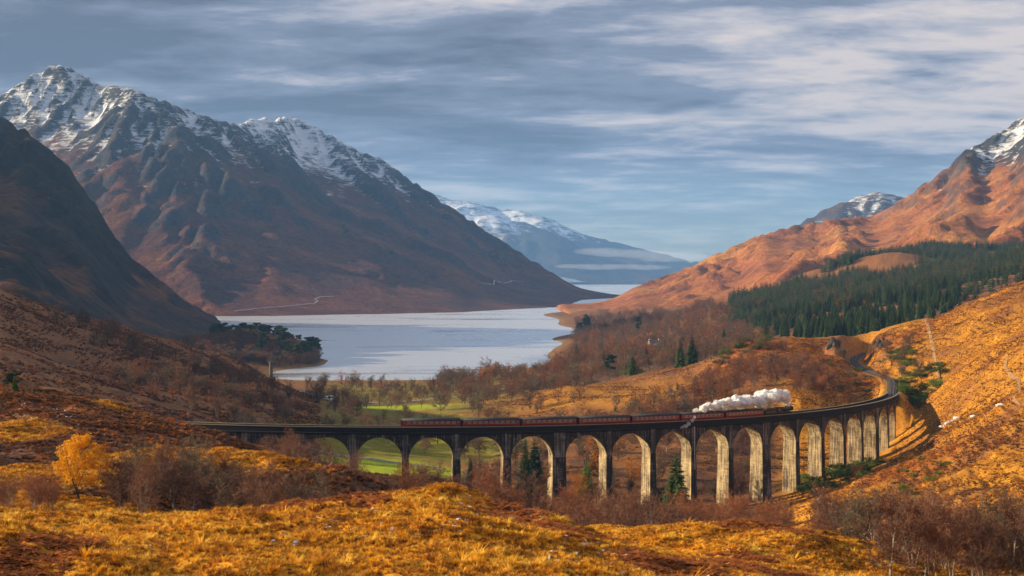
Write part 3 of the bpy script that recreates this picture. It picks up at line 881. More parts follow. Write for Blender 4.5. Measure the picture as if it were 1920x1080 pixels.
def build_viaduct():
    bays = [(S_L, None)] + PIERS + [(S_R, None)]
    for i in range(len(bays) - 1):
        (sa, wa), (sb, wb) = bays[i], bays[i + 1]
        a0 = sa + (wa / 2 if wa else 0); b0 = sb - (wb / 2 if wb else 0)
        mid = (a0 + b0) / 2; r = (b0 - a0) / 2
        # samples: from the pier's middle line, over the opening, to the next pier's middle line
        S = [sa]; Zi = [SPRING]
        th = np.linspace(math.pi, 0, 29)
        for t in th:
            S.append(mid + r * math.cos(t)); Zi.append(SPRING - r * math.sin(t))
        S.append(sb); Zi.append(SPRING)
        mb = MB(); n = len(S)
        vs = []
        for s, zi in zip(S, Zi):
            zt = vz(s)
            vs += [vloc(s, 0.0, zt - CORN), vloc(s, 0.0, zt - zi), vloc(s, VW, zt - zi), vloc(s, VW, zt - CORN)]
        fs = []; ms = []
        for k in range(n - 1):
            a, b = 4 * k, 4 * k + 4
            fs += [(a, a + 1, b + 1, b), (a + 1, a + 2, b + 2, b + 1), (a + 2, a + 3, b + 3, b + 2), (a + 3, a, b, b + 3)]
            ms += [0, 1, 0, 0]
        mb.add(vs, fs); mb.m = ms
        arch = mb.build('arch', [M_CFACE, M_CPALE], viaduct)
        # raised ring round the opening
        ring = MB(); vs = []; rr = r + 0.75
        for t in np.linspace(math.pi, 0, 29):
            for q, off in ((r - 0.0, -0.07), (rr, -0.07), (rr, 0.05), (r, 0.05)):
                s = mid + q * math.cos(t)
                s = min(max(s, sa), sb)
                vs.append(vloc(s, off, vz(s) - SPRING + q * math.sin(t)))
        fs = []
        for k in range(28):
            for e in range(4):
                fs.append((4 * k + e, 4 * k + 4 + e, 4 * k + 4 + (e + 1) % 4, 4 * k + (e + 1) % 4))
        ring.add(vs, fs)
        ring.build('arch_ring', [M_CFACE], arch)
    for s, w in PIERS:
        x, y, _ = vp(s, VW / 2)
        foot = min(gz(*vp(s, 0)[:2]), gz(*vp(s, VW)[:2]), gz(x, y)) - 1.5
        top = vz(s) - SPRING
        ht = max(top - foot, 3.0)
        mb = MB(); vs = []; lv = np.linspace(0, 1, 9)
        for t in lv:
            g = 0.12 + 0.018 * ht * t        # batter
            z = top - ht * t
            for ds, off in ((-w / 2 - g * 0.8, -g), (w / 2 + g * 0.8, -g), (w / 2 + g * 0.8, VW + g), (-w / 2 - g * 0.8, VW + g)):
                vs.append(vloc(s + ds, off, z))
        fs = []; ms = []
        for k in range(len(lv) - 1):
            a, b = 4 * k, 4 * k + 4
            for e in range(4):
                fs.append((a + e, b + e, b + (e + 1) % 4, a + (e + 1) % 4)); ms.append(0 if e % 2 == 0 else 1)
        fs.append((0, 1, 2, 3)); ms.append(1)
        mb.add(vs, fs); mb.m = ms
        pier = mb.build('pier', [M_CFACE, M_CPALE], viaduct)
        # pilasters on both faces, up to the string course, and the impost they stand on
        for side in (0, 1):
            pl = MB()
            o0, o1 = (-0.28, 0.02) if side == 0 else (VW - 0.02, VW + 0.28)
            hw = w / 2 - 0.12
            vs = []
            for z in (vz(s) - CORN, top + 0.25):
                for ds, off in ((-hw, o0), (hw, o0), (hw, o1), (-hw, o1)):
                    vs.append(vloc(s + ds, off, z))
            pl.add(vs, [(0, 1, 2, 3), (7, 6, 5, 4), (0, 4, 5, 1), (1, 5, 6, 2), (2, 6, 7, 3), (3, 7, 4, 0)])
            pl.build('pilaster', [M_CPIL], pier)
        im = MB(); vs = []
        for z in (top + 0.30, top + 0.02):
            for ds, off in ((-w / 2 + 0.06, -0.36), (w / 2 - 0.06, -0.36), (w / 2 - 0.06, VW + 0.36), (-w / 2 + 0.06, VW + 0.36)):
                vs.append(vloc(s + ds, off, z))
        im.add(vs, [(0, 1, 2, 3), (7, 6, 5, 4), (0, 4, 5, 1), (1, 5, 6, 2), (2, 6, 7, 3), (3, 7, 4, 0)])
        im.build('impost', [M_CFACE], pier)
    # end walls
    for s0, s1 in ((S_L - 46, S_L), (S_R, S_R + 9)):
        sweep('abutment', s0, s1, [(0, CORN), (VW, CORN), (VW + 0.4, 24), (-0.4, 24)], [M_CFACE])
    A, B = S_L - 46, S_R + 9
    sweep('deck', A, B, [(0.0, CORN), (0.0, 1.75), (VW, 1.75), (VW, CORN)], [M_CPAR])
    sweep('string_course', A, B, [(-0.42, CORN + 0.10), (-0.42, CORN - 0.30), (-0.003, CORN - 0.45), (-0.003, CORN + 0.35)], [M_CPAR])
    sweep('string_course', A, B, [(VW + 0.003, CORN + 0.35), (VW + 0.003, CORN - 0.45), (VW + 0.42, CORN - 0.30), (VW + 0.42, CORN + 0.10)], [M_CPAR])
    for o in (0.0, VW - 0.45):
        sweep('parapet', A, B, [(o, 1.748), (o, 0.22), (o + 0.45, 0.22), (o + 0.45, 1.748)], [M_CPAR])
        # coping stones laid end to end
        st = 4.0
        n = int((B - A) / st)
        for k in range(n):
            s0 = A + (B - A) * k / n; s1 = A + (B - A) * (k + 1) / n - 0.05
            mb = MB(); vs = []
            dz = random.uniform(0, 0.03)
            for s in (s0, s1):
                for off, d in ((o - 0.12, 0.22), (o - 0.12, 0.0 - dz), (o + 0.57, 0.0 - dz), (o + 0.57, 0.22)):
                    vs.append(vloc(s, off, vz(s) - d))
            mb.add(vs, [(0, 1, 2, 3), (7, 6, 5, 4), (0, 4, 5, 1), (1, 5, 6, 2), (2, 6, 7, 3), (3, 7, 4, 0)])
            mb.build('coping_stone', [M_COPE], viaduct)
    # down pipe on the pier under the drifting steam
    s, w = PIERS[[round(p[0]) for p in PIERS].index(round(PIERS[7 + 3][0]))]
    mb = MB(); mb.tube(vloc(s, -0.52, vz(s) - 2.1), vloc(s, -0.85, vz(s) - 17.5), 0.11, 0.11, 8, 0, True)
    for d in (4, 8, 12, 16): mb.box(vloc(s, -0.45, vz(s) - d), (0.34, 0.5, 0.12))
    mb.build('drain_pipe', [M_PIPE], viaduct)
build_viaduct()

# ------------------------------------------------------------------ railway track: ballast, sleepers, rails
track = empty('railway_track', vp(S_R, VW / 2, vz(S_R) - RAIL_DROP))
tag(track, 'single railway track running over the viaduct and bending into the rock cutting', 'railway track')
def track_pts():
    c = [(*vp(s, VW / 2)[:2], vz(s) - RAIL_DROP) for s in np.arange(S_L - 45, S_R + 1, 3.0)] + TRACK_EXT
    return [Vector(p) for p in c]
TP = track_pts()
def ribbon(mb, pts, prof, close=True, org=Vector((0, 0, 0))):
    n = len(prof); b0 = []
    for i, p in enumerate(pts):
        t = (pts[min(i + 1, len(pts) - 1)] - pts[max(i - 1, 0)]); t.z = 0; t.normalize()
        nrm = Vector((t.y, -t.x, 0))
        for o, dz in prof: b0.append(p + nrm * o + Vector((0, 0, dz)) - org)
    fs = []
    for k in range(len(pts) - 1):
        for i in range(n if close else n - 1):
            j = (i + 1) % n
            fs.append((k * n + i, k * n + j, (k + 1) * n + j, (k + 1) * n + i))
    mb.add(b0, fs)
TL = Vector(track.location)
mb = MB(); ribbon(mb, TP, [(-2.35, -0.395), (-1.7, -0.17), (1.7, -0.17), (2.35, -0.395)], False, TL); mb.build('ballast', [M_BALLAST], track)
mb = MB(); ribbon(mb, [p for p in TP if p.y > 0][-len(TRACK_EXT):], [(-3.2, -0.75), (-2.2, -0.40), (2.2, -0.40), (3.2, -0.75)], False, TL); mb.build('track_bed', [M_BALLAST], track)
for o in (-0.75, 0.75):
    mb = MB(); ribbon(mb, TP, [(o - 0.05, -0.14), (o - 0.05, 0.0), (o + 0.05, 0.0), (o + 0.05, -0.14)], True, TL); mb.build('rail', [M_RAIL], track)
mb = MB()
acc = 0.0
for a, b in zip(TP[:-1], TP[1:]):
    L_ = (b - a).length; t = (b - a).normalized()
    while acc < L_:
        p = a + t * acc - TL
        mb.box((p.x, p.y, p.z - 0.158), (0.26, 2.5, 0.03), 0, math.atan2(t.y, t.x))
        acc += 0.75
    acc -= L_
o = mb.build('sleepers', [M_SLEEPER], track); o['kind'] = 'stuff'

# ------------------------------------------------------------------ the train
M_MAROON = simple_mat('maroon_paint', (0.20, 0.006, 0.014), 0.35, 0.15, 0.6, spec=0.5)
M_ROOF = simple_mat('sooty_roof', (0.035, 0.033, 0.035), 0.7, 0.3, 1.0)
M_UNDER = simple_mat('black_underframe', (0.02, 0.02, 0.02), 0.7, 0.3, 2.0)
M_GLASS = simple_mat('carriage_glass', (0.20, 0.19, 0.19), 0.12, 0.1, 0.5, spec=0.8)
M_FRAME = simple_mat('window_frame', (0.20, 0.12, 0.09), 0.5, 0.1, 1.0)
M_LINE = simple_mat('cream_lining', (0.55, 0.40, 0.14), 0.5, 0.1, 1.0)
M_LOCO = simple_mat('dark_green_loco_paint', (0.006, 0.016, 0.015), 0.45, 0.25, 1.0, spec=0.5)
M_SMOKE = simple_mat('smokebox_black', (0.018, 0.018, 0.02), 0.6, 0.3, 2.0)
M_BRASS = simple_mat('brass', (0.65, 0.42, 0.12), 0.3, 0.1, 1.0, metal=0.9)
M_COAL = simple_mat('coal', (0.015, 0.015, 0.016), 0.5, 0.4, 6.0, bump=0.8)
M_REDBUF = simple_mat('buffer_beam_red', (0.35, 0.02, 0.015), 0.5, 0.1, 1.0)
CL = 19.6
def body_profile():
    # half section of a carriage: (half width, height over rail)
    return [(1.30, 1.05), (1.38, 1.35), (1.40, 2.1), (1.37, 3.05)]
def make_coach(label):
    root = empty('railway_carriage')
    tag(root, label, 'carriage', 'maroon carriages of the steam train')
    mb = MB()
    pr = body_profile(); full = pr + [(-w, h) for w, h in pr[::-1]]
    n = len(full); hl = CL / 2
    vs = [(x, w, h) for x in (-hl, hl) for w, h in full]
    mb.add(vs, [(i, (i + 1) % n, n + (i + 1) % n, n + i) for i in range(n)] + [tuple(range(n - 1, -1, -1)), tuple(range(n, 2 * n))])
    mb.build('body', [M_MAROON], root)
    rf = MB()
    ring = [(1.43 * math.cos(t), 3.05 + 0.78 * math.sin(t)) for t in np.linspace(0, math.pi, 13)]
    vs = [(x, w, h + 0.003) for x in (-hl - 0.05, hl + 0.05) for w, h in ring]; n = len(ring)
    rf.add(vs, [(i, i + 1, n + i + 1, n + i) for i in range(n - 1)] + [tuple(range(n - 1, -1, -1)), tuple(range(n, 2 * n)), (0, n, 2 * n - 1, n - 1)])
    roof = rf.build('roof', [M_ROOF], root, True)
    for k in range(7):
        v = MB(); v.lathe([(0.16, 0), (0.16, 0.1), (0.08, 0.16)], 8, 'z', (-7.8 + k * 2.6, 0, 3.80)); v.build('roof_vent', [M_ROOF], roof)
    for side in (-1, 1):
        xs = [-7.6 + k * 1.9 for k in range(9)]
        for k, x in enumerate(xs):
            f = MB(); f.box((x, side * 1.385, 2.48), (1.36, 0.07, 0.98)); fo = f.build('window', [M_FRAME], root)
            g = MB(); g.box((x, side * 1.412, 2.48), (1.22, 0.04, 0.84)); g.build('pane', [M_GLASS], fo)
        for x in (-9.1, 9.1):
            d = MB(); d.box((x, side * 1.375, 2.05), (0.74, 0.09, 1.86)); do = d.build('door', [M_MAROON], root)
            g = MB(); g.box((x, side * 1.415, 2.52), (0.46, 0.03, 0.72)); g.build('pane', [M_GLASS], do)
        l = MB(); l.box((0, side * 1.406, 1.90), (CL - 0.3, 0.02, 0.06)); l.build('lining', [M_LINE], root)
    u = MB(); u.box((0, 0, 0.93), (CL, 2.3, 0.22)); u.box((-2, 0, 0.6), (3.0, 1.8, 0.45)); u.box((2.4, 0, 0.6), (2.0, 1.8, 0.45)); u.build('underframe', [M_UNDER], root)
    for x in (-7.1, 7.1):
        bg = MB(); bg.box((x, 0, 0.62), (3.4, 2.1, 0.28)); bo = bg.build('bogie', [M_UNDER], root)
        for dx in (-1.25, 1.25):
            for sd_ in (-1, 1):
                w = MB(); w.lathe([(0.46, -0.07), (0.46, 0.07)], 16, 'y', (x + dx, sd_ * 0.78, 0.46)); w.build('wheel', [M_UNDER], bo)
    for x in (-hl - 0.22, hl + 0.22):
        c = MB(); c.box((x, 0, 2.1), (0.42, 1.0, 2.1)); c.build('gangway', [M_UNDER], root)
    return root
def put_on_line(root, s_mid):
    a = VPHI + s_mid / VR
    x, y, z = vp(s_mid, VW / 2, vz(s_mid) - RAIL_DROP)
    root.location = (x, y, z)
    root.rotation_euler = (0, math.atan(-0.010 * -1) * 0 + 0.010, a) if False else (0, 0.010, a)
def s_of_px(px):
    ss = np.linspace(S_L, S_R - 30, 6000)
    a = VPHI + ss / VR
    X = VCX + (VR - 1.4) * np.sin(a); Y = VCY - (VR - 1.4) * np.cos(a)
    return float(ss[np.argmin(np.abs(960 + F * X / Y - px))])
S_TAIL = s_of_px(751.5)
PITCH = 20.35
NCO = 7
ordn = ['last carriage of the steam train, its tail end above the green pitch', 'second maroon carriage from the tail of the train', 'third maroon carriage from the tail of the train', 'middle carriage of the seven maroon ones on the viaduct',
        'third maroon carriage behind the locomotive', 'second maroon carriage behind the locomotive, steam drifting above', 'first maroon carriage right behind the tender, half veiled by steam']
coach0 = make_coach(ordn[0])
for k in range(NCO):
    c = coach0 if k == 0 else copy_tree(coach0)
    c['label'] = ordn[k]
    put_on_line(c, S_TAIL + PITCH * (k + 0.5) * VR / (VR - VW / 2))
S_TENDER = S_TAIL + PITCH * NCO * VR / (VR - VW / 2) + 4.0
def make_tender():
    r = empty('locomotive_tender')
    tag(r, 'dark green coal tender coupled behind the steam locomotive', 'tender')
    b = MB(); b.box((0, 0, 2.05), (6.6, 2.6, 1.75)); b.build('tank', [M_LOCO], r)
    t = MB(); t.box((0, 1.16, 3.10), (6.2, 0.08, 0.36)); t.box((0, -1.16, 3.10), (6.2, 0.08, 0.36)); t.build('coal_rail', [M_LOCO], r)
    c = MB(); random.seed(3)
    for i in range(70):
        c.box((random.uniform(-2.4, 2.6), random.uniform(-0.9, 0.9), 2.95 + random.uniform(0, 0.42)), (0.45, 0.4, 0.35), 0, random.uniform(0, 3), (0.6, 0.6))
    o = c.build('coal', [M_COAL], r); o['kind'] = 'stuff'
    l = MB(); l.box((0, -1.312, 2.1), (5.2, 0.02, 0.07)); l.box((0, 1.312, 2.1), (5.2, 0.02, 0.07)); l.build('lining', [M_LINE], r)
    u = MB(); u.box((0, 0, 0.98), (7.0, 2.3, 0.36)); u.build('underframe', [M_UNDER], r)
    for x in (-2.3, 0, 2.3):
        for s_ in (-1, 1):
            w = MB(); w.lathe([(0.64, -0.07), (0.64, 0.07)], 18, 'y', (x, s_ * 0.78, 0.64)); w.build('wheel', [M_UNDER], r)
    return r
def make_loco():
    r = empty('steam_locomotive')
    tag(r, 'dark green steam locomotive pulling the train towards the right bank', 'locomotive')
    b = MB(); b.lathe([(0.86, -2.3), (0.90, -2.2), (0.86, 3.0)], 24, 'x', (0, 0, 2.72)); bo = b.build('boiler', [M_LOCO], r, True)
    for x in (-1.3, 0.2, 1.7):
        k = MB(); k.lathe([(0.885, x - 0.05), (0.885, x + 0.05)], 24, 'x', (0, 0, 2.72)); k.build('boiler_band', [M_SMOKE], bo)
    s = MB(); s.lathe([(0.88, 3.003), (0.88, 4.7), (0.74, 4.8), (0.2, 4.92)], 24, 'x', (0, 0, 2.72)); s.build('smokebox', [M_SMOKE], r, True)
    f = MB(); f.box((-3.1, 0, 2.62), (1.9, 1.9, 1.95), 0, 0, (1, 0.82)); f.build('firebox', [M_LOCO], r)
    c = MB(); c.lathe([(0.30, 0), (0.24, 0.12), (0.24, 0.52), (0.32, 0.66)], 16, 'z', (4.0, 0, 3.55)); c.build('chimney', [M_SMOKE], r, True)
    d = MB(); d.lathe([(0.42, 0), (0.40, 0.22), (0.28, 0.40), (0.05, 0.47)], 16, 'z', (0.9, 0, 3.48)); d.build('steam_dome', [M_LOCO], r, True)
    v = MB(); v.lathe([(0.12, 0), (0.12, 0.3)], 8, 'z', (-2.7, 0, 3.55)); v.build('safety_valve', [M_BRASS], r)
    cb = MB()
    for sd_ in (-1, 1): cb.box((-4.75, sd_ * 1.25, 2.35), (1.7, 0.07, 1.7))
    cb.box((-3.95, 0, 2.5), (0.08, 2.5, 1.9))
    cab = cb.build('cab', [M_LOCO], r)
    for sd_ in (-1, 1):
        w = MB(); w.box((-4.55, sd_ * 1.295, 2.75), (0.6, 0.03, 0.6)); w.build('cab_window', [M_GLASS], cab)
    rf = MB(); ring = [(1.36 * math.cos(t), 3.2 + 0.5 * math.sin(t)) for t in np.linspace(0, math.pi, 11)]; n = len(ring)
    rf.add([(x, w, h) for x in (-5.9, -3.8) for w, h in ring], [(i, i + 1, n + i + 1, n + i) for i in range(n - 1)] + [tuple(range(n - 1, -1, -1)), tuple(range(n, 2 * n)), (0, n, 2 * n - 1, n - 1)])
    rf.build('cab_roof', [M_SMOKE], cab, True)
    p = MB()
    for sd_ in (-1, 1): p.box((0.3, sd_ * 1.1, 1.62), (9.4, 0.5, 0.08)); p.box((0.3, sd_ * 1.34, 1.5), (9.4, 0.04, 0.22))
    p.build('running_plate', [M_LOCO], r)
    u = MB(); u.box((-0.2, 0, 1.15), (10.2, 1.2, 0.7)); u.build('frame', [M_UNDER], r)
    bb = MB(); bb.box((5.25, 0, 1.2), (0.12, 2.5, 0.45)); beam = bb.build('buffer_beam', [M_REDBUF], r)
    for sd_ in (-1, 1):
        q = MB(); q.lathe([(0.12, 0), (0.12, 0.4), (0.26, 0.42), (0.26, 0.48)], 12, 'x', (5.31, sd_ * 0.87, 1.2)); q.build('buffer', [M_UNDER], beam)
        cy = MB(); cy.lathe([(0.42, 3.3), (0.42, 4.6)], 16, 'x', (0, sd_ * 1.12, 1.05)); cy.build('cylinder', [M_LOCO], r)
        for x in (-2.6, -0.5, 1.6):
            w = MB(); w.lathe([(0.91, -0.07), (0.91, 0.07)], 22, 'y', (x, sd_ * 0.78, 0.91)); w.build('driving_wheel', [M_UNDER], r)
        for x in (3.2, 4.9):
            w = MB(); w.lathe([(0.48, -0.07), (0.48, 0.07)], 16, 'y', (x, sd_ * 0.78, 0.48)); w.build('bogie_wheel', [M_UNDER], r)
        rd = MB(); rd.box((-0.5, sd_ * 1.0, 0.8), (4.5, 0.08, 0.14)); rd.build('coupling_rod', [M_RAIL], r)
    return r
put_on_line(make_tender(), S_TENDER)
loco = make_loco()
S_LOCO = S_TENDER + 9.4
put_on_line(loco, S_LOCO)
# ------------------------------------------------------------------ plants: shapes
M_BARK = simple_mat('birch_bark', (0.24, 0.195, 0.16), 0.85, 0.45, 1.6, rnd=0.3)
M_DBARK = simple_mat('dark_bark', (0.075, 0.058, 0.048), 0.9, 0.4, 1.6, rnd=0.25)
M_TWIG = leaf_mat('purple_brown_twigs', (0.085, 0.038, 0.028), (0.23, 0.105, 0.060), 0.2)
M_TWIGG = leaf_mat('grey_brown_twigs', (0.080, 0.058, 0.042), (0.17, 0.125, 0.075), 0.15)
M_TWIGR = leaf_mat('russet_twigs', (0.14, 0.046, 0.022), (0.32, 0.12, 0.045), 0.25)
M_YELLOW = leaf_mat('yellow_leaves', (0.72, 0.34, 0.008), (0.95, 0.56, 0.02), 0.4)
M_ORANGE = leaf_mat('orange_leaves', (0.36, 0.11, 0.012), (0.62, 0.25, 0.02), 0.4)
M_SPRUCE = leaf_mat('spruce_needles', (0.012, 0.030, 0.018), (0.065, 0.105, 0.030), 0.15)
M_PINE = leaf_mat('pine_needles', (0.018, 0.042, 0.026), (0.045, 0.085, 0.04), 0.15)
M_FIRLIGHT = leaf_mat('light_green_needles', (0.05, 0.10, 0.015), (0.13, 0.19, 0.03), 0.25)
M_RHODO = leaf_mat('rhododendron_leaves', (0.025, 0.055, 0.010), (0.12, 0.17, 0.022), 0.25)
M_GORSE = leaf_mat('yellow_green_leaves', (0.09, 0.12, 0.012), (0.26, 0.28, 0.03), 0.3)
M_GRASS = leaf_mat('golden_grass', (0.46, 0.195, 0.018), (0.86, 0.46, 0.055), 0.35)
def grass_mat(name, cols, tr=0.35, sc=0.16):
    m, nt = new_mat(name)
    out = nd(nt, 'ShaderNodeOutputMaterial'); geo = nd(nt, 'ShaderNodeNewGeometry'); oi = nd(nt, 'ShaderNodeObjectInfo')
    n1 = tnoise(nt, sc, 4, 0.6, geo.outputs['Position']); n2 = tnoise(nt, sc * 4, 3, 0.6, geo.outputs['Position'])
    f = mth(nt, 'ADD', mth(nt, 'MULTIPLY', n1, 1.5), mth(nt, 'MULTIPLY', n2, 0.9))
    f = mth(nt, 'ADD', f, mth(nt, 'MULTIPLY_ADD', oi.outputs['Random'], 0.7, -1.05), clamp=True)
    rp = nd(nt, 'ShaderNodeValToRGB'); nt.links.new(f, rp.inputs[0])
    e = rp.color_ramp.elements
    e[0].position = 0.12; e[0].color = (*cols[0], 1); e[1].position = 0.92; e[1].color = (*cols[3], 1)
    k = e.new(0.38); k.color = (*cols[1], 1); k = e.new(0.64); k.color = (*cols[2], 1)
    b = nd(nt, 'ShaderNodeBsdfPrincipled', Roughness=0.65); b.inputs['Specular IOR Level'].default_value = 0.2
    t = nd(nt, 'ShaderNodeBsdfTranslucent'); mx = nd(nt, 'ShaderNodeMixShader'); mx.inputs[0].default_value = tr
    nt.links.new(rp.outputs[0], b.inputs['Base Color']); nt.links.new(rp.outputs[0], t.inputs[0])
    nt.links.new(b.outputs[0], mx.inputs[1]); nt.links.new(t.outputs[0], mx.inputs[2]); nt.links.new(mx.outputs[0], out.inputs[0])
    return m
M_GRASS = grass_mat('golden_grass', [(0.22, 0.075, 0.014), (0.60, 0.25, 0.012), (0.86, 0.44, 0.018), (0.90, 0.60, 0.09)])
M_HGRASS = grass_mat('hillside_grass', [(0.105, 0.040, 0.016), (0.25, 0.092, 0.016), (0.50, 0.205, 0.018), (0.74, 0.37, 0.04)], 0.3, 0.030)
M_STRAW = leaf_mat('ochre_grass', (0.26, 0.105, 0.014), (0.55, 0.25, 0.03), 0.3)
M_BRACKEN = leaf_mat('dead_bracken', (0.25, 0.068, 0.014), (0.52, 0.18, 0.03), 0.3)
M_HEATHER = leaf_mat('dark_heather', (0.060, 0.028, 0.020), (0.20, 0.085, 0.035), 0.2)

def rv(r):
    while True:
        v = Vector((r.uniform(-1, 1), r.uniform(-1, 1), r.uniform(-1, 1)))
        if 0.05 < v.length < 1: return v.normalized()
def bare_tree(seed, h=8.0, stems=1, spread=0.36, ntw=1500, tw=0.030, twl=0.85):
    """(trunk and limbs, twigs) of a leafless tree"""
    r = random.Random(seed)
    T, C = MB(), MB()
    tips = []
    def limb(p, d, ln, rad, lev):
        n = 4 if lev == 0 else 3
        q = p; dd = d
        for i in range(n):
            dd = (dd + rv(r) * (0.10 if lev == 0 else 0.20) + Vector((0, 0, 0.07))).normalized()
            e = q + dd * (ln / n)
            r0 = rad * (1 - 0.62 * i / n); r1 = rad * (1 - 0.62 * (i + 1) / n)
            T.tube(q, e, r0, r1, 6 if lev == 0 else (4 if lev == 1 else 3))
            if lev < 3:
                k = 2 if lev == 0 else (2 if lev == 1 else 1)
                for _ in range(k):
                    if lev == 0 and i == 0 and r.random() < 0.7: continue
                    s = rv(r); s = (s - dd * s.dot(dd)).normalized()
                    a = (dd * r.uniform(0.55, 1.0) + s * r.uniform(0.5, 0.9) * (1 + spread) + Vector((0, 0, 0.22))).normalized()
                    limb(q.lerp(e, r.random()), a, ln * r.uniform(0.42, 0.62), r1 * 0.52, lev + 1)
            if lev >= 1: tips.append((q.lerp(e, 0.5), dd, lev)); tips.append((e, dd, lev))
            q = e
    for k in range(stems):
        a = r.uniform(0, 6.28); t = 0.0 if stems == 1 else r.uniform(0.12, 0.34)
        d = Vector((math.cos(a) * t, math.sin(a) * t, 1)).normalized()
        limb(Vector((math.cos(a) * 0.12 * (stems > 1), math.sin(a) * 0.12 * (stems > 1), -0.3)), d, h * r.uniform(0.72, 0.86), 0.022 * h / (1 if stems == 1 else 1.5), 0)
    for i in range(ntw):
        p, d, lev = tips[r.randrange(len(tips))]
        dd = (d * 0.6 + rv(r) * 0.9 + Vector((0, 0, 0.25))).normalized()
        ln = twl * r.uniform(0.5, 1.3)
        p = p + rv(r) * 0.12
        m = p + dd * ln * 0.55 + rv(r) * 0.06
        e = m + (dd + rv(r) * 0.5).normalized() * ln * 0.5
        s = dd.cross(rv(r)); s = s.normalized() * tw * r.uniform(0.6, 1.2)
        C.add([p - s, p + s, m + s * 0.7, m - s * 0.7, e], [(0, 1, 2, 3), (3, 2, 4)])
        e2 = m + (dd + rv(r) * 0.9).normalized() * ln * 0.45
        C.add([m - s * 0.6, m + s * 0.6, e2], [(0, 1, 2)])
    return T, C
def leaf_cloud(C, r, c, rad, n, size, flat=1.0, mi=0):
    for i in range(n):
        v = rv(r) * (r.random() ** 0.45)
        p = Vector(c) + Vector((v.x * rad[0], v.y * rad[1], v.z * rad[2]))
        a = rv(r); b = a.cross(rv(r)).normalized()
        a = a * size * r.uniform(0.5, 1.2); b = b * size * r.uniform(0.3, 0.8)
        C.add([p - a, p + b, p + a, p - b], [(0, 1, 2, 3)], mi)
def leafy_tree(seed, h=8.0, n=4200, size=0.13, spread=0.34, keep=1.0):
    r = random.Random(seed)
    T, tw = bare_tree(seed, h, 2, 0.3, 500, 0.02, 0.6)
    C = MB()
    # leaves sit round the twigs
    pts = [Vector(tw.v[i]) for i in range(0, len(tw.v), 4)]
    for i in range(n):
        p = pts[r.randrange(len(pts))] + rv(r) * r.random() * 0.45
        a = rv(r); b = a.cross(rv(r)).normalized()
        a = a * size * r.uniform(0.6, 1.2); b = b * size * r.uniform(0.4, 0.9)
        C.add([p - a, p + b, p + a, p - b], [(0, 1, 2, 3)])
    return T, C
def spruce(seed, h=16.0, wid=0.19, tiers=40, per=13, sub=5):
    r = random.Random(seed)
    T, C = MB(), MB()
    T.tube((0, 0, -0.4), (0, 0, h * 0.55), 0.017 * h, 0.010 * h, 7); T.tube((0, 0, h * 0.55), (0, 0, h * 0.985), 0.010 * h, 0.002 * h, 5)
    for t in range(tiers):
        f = (t + r.random() * 0.7) / tiers
        z = h * (0.07 + 0.92 * f)
        R = h * wid * (1 - f) ** 0.82 * r.uniform(0.78, 1.18) + 0.02 * h
        for k in range(per):
            a = 6.283 * (k + r.random()) / per + t * 1.3
            R2 = R * r.uniform(0.62, 1.12)
            d = Vector((math.cos(a), math.sin(a), 0)); sdv = Vector((-d.y, d.x, 0))
            up = 0.18 - 0.50 * (1 - f)
            for j in range(sub):
                g0 = j / sub; g1 = (j + 1.25) / sub
                p = d * R2 * g0 + Vector((0, 0, z + R2 * up * g0 - 0.12 * R2 * g0 * g0))
                e = d * R2 * g1 + Vector((0, 0, z + R2 * up * g1 - 0.16 * R2 * g1 * g1))
                w = R2 * 0.42 * (1 - 0.55 * g0) * r.uniform(0.7, 1.2)
                dr = Vector((0, 0, -w * r.uniform(0.35, 1.0)))
                C.add([p, p.lerp(e, 0.55) + sdv * w + dr, e, p.lerp(e, 0.55) - sdv * w + dr], [(0, 1, 2), (0, 2, 3)])
    return T, C
def scots_pine(seed, h=16.0):
    r = random.Random(seed)
    T, C = MB(), MB()
    lean = Vector((r.uniform(-0.08, 0.08), r.uniform(-0.08, 0.08), 1))
    q = Vector((0, 0, -0.4))
    for i in range(5):
        e = q + (lean + rv(r) * 0.06) * (h * 0.19)
        T.tube(q, e, 0.020 * h * (1 - i * 0.16), 0.020 * h * (1 - (i + 1) * 0.16), 7)
        if i >= 2:
            for k in range(4):
                a = r.uniform(0, 6.28)
                d = Vector((math.cos(a), math.sin(a), r.uniform(0.15, 0.6)))
                s = q.lerp(e, r.random()); t = s + d * h * r.uniform(0.09, 0.20) * (1.25 - 0.12 * i)
                T.tube(s, t, 0.006 * h, 0.003 * h, 4)
                leaf_cloud(C, r, t + Vector((0, 0, 0.2)), (h * r.uniform(0.07, 0.115), h * r.uniform(0.07, 0.115), h * 0.05), 130, 0.036 * h)
        q = e
    leaf_cloud(C, r, q + Vector((0, 0, 0.2)), (h * 0.12, h * 0.12, h * 0.07), 220, 0.036 * h)
    return T, C
def shrub(seed, h=2.6, w=2.2, n=900, size=0.14):
    r = random.Random(seed)
    T, C = MB(), MB()
    for k in range(9):
        a = r.uniform(0, 6.28); q = r.random() ** 0.6 * w * 0.75
        hh = h * r.uniform(0.45, 0.85) * (1 - 0.35 * q / w)
        c = Vector((math.cos(a) * q, math.sin(a) * q, hh * 0.72))
        T.tube((0, 0, -0.2), c, 0.05, 0.02, 4)
        leaf_cloud(C, r, c, (w * 0.36, w * 0.36, hh * 0.42), n // 9, size)
    return T, C
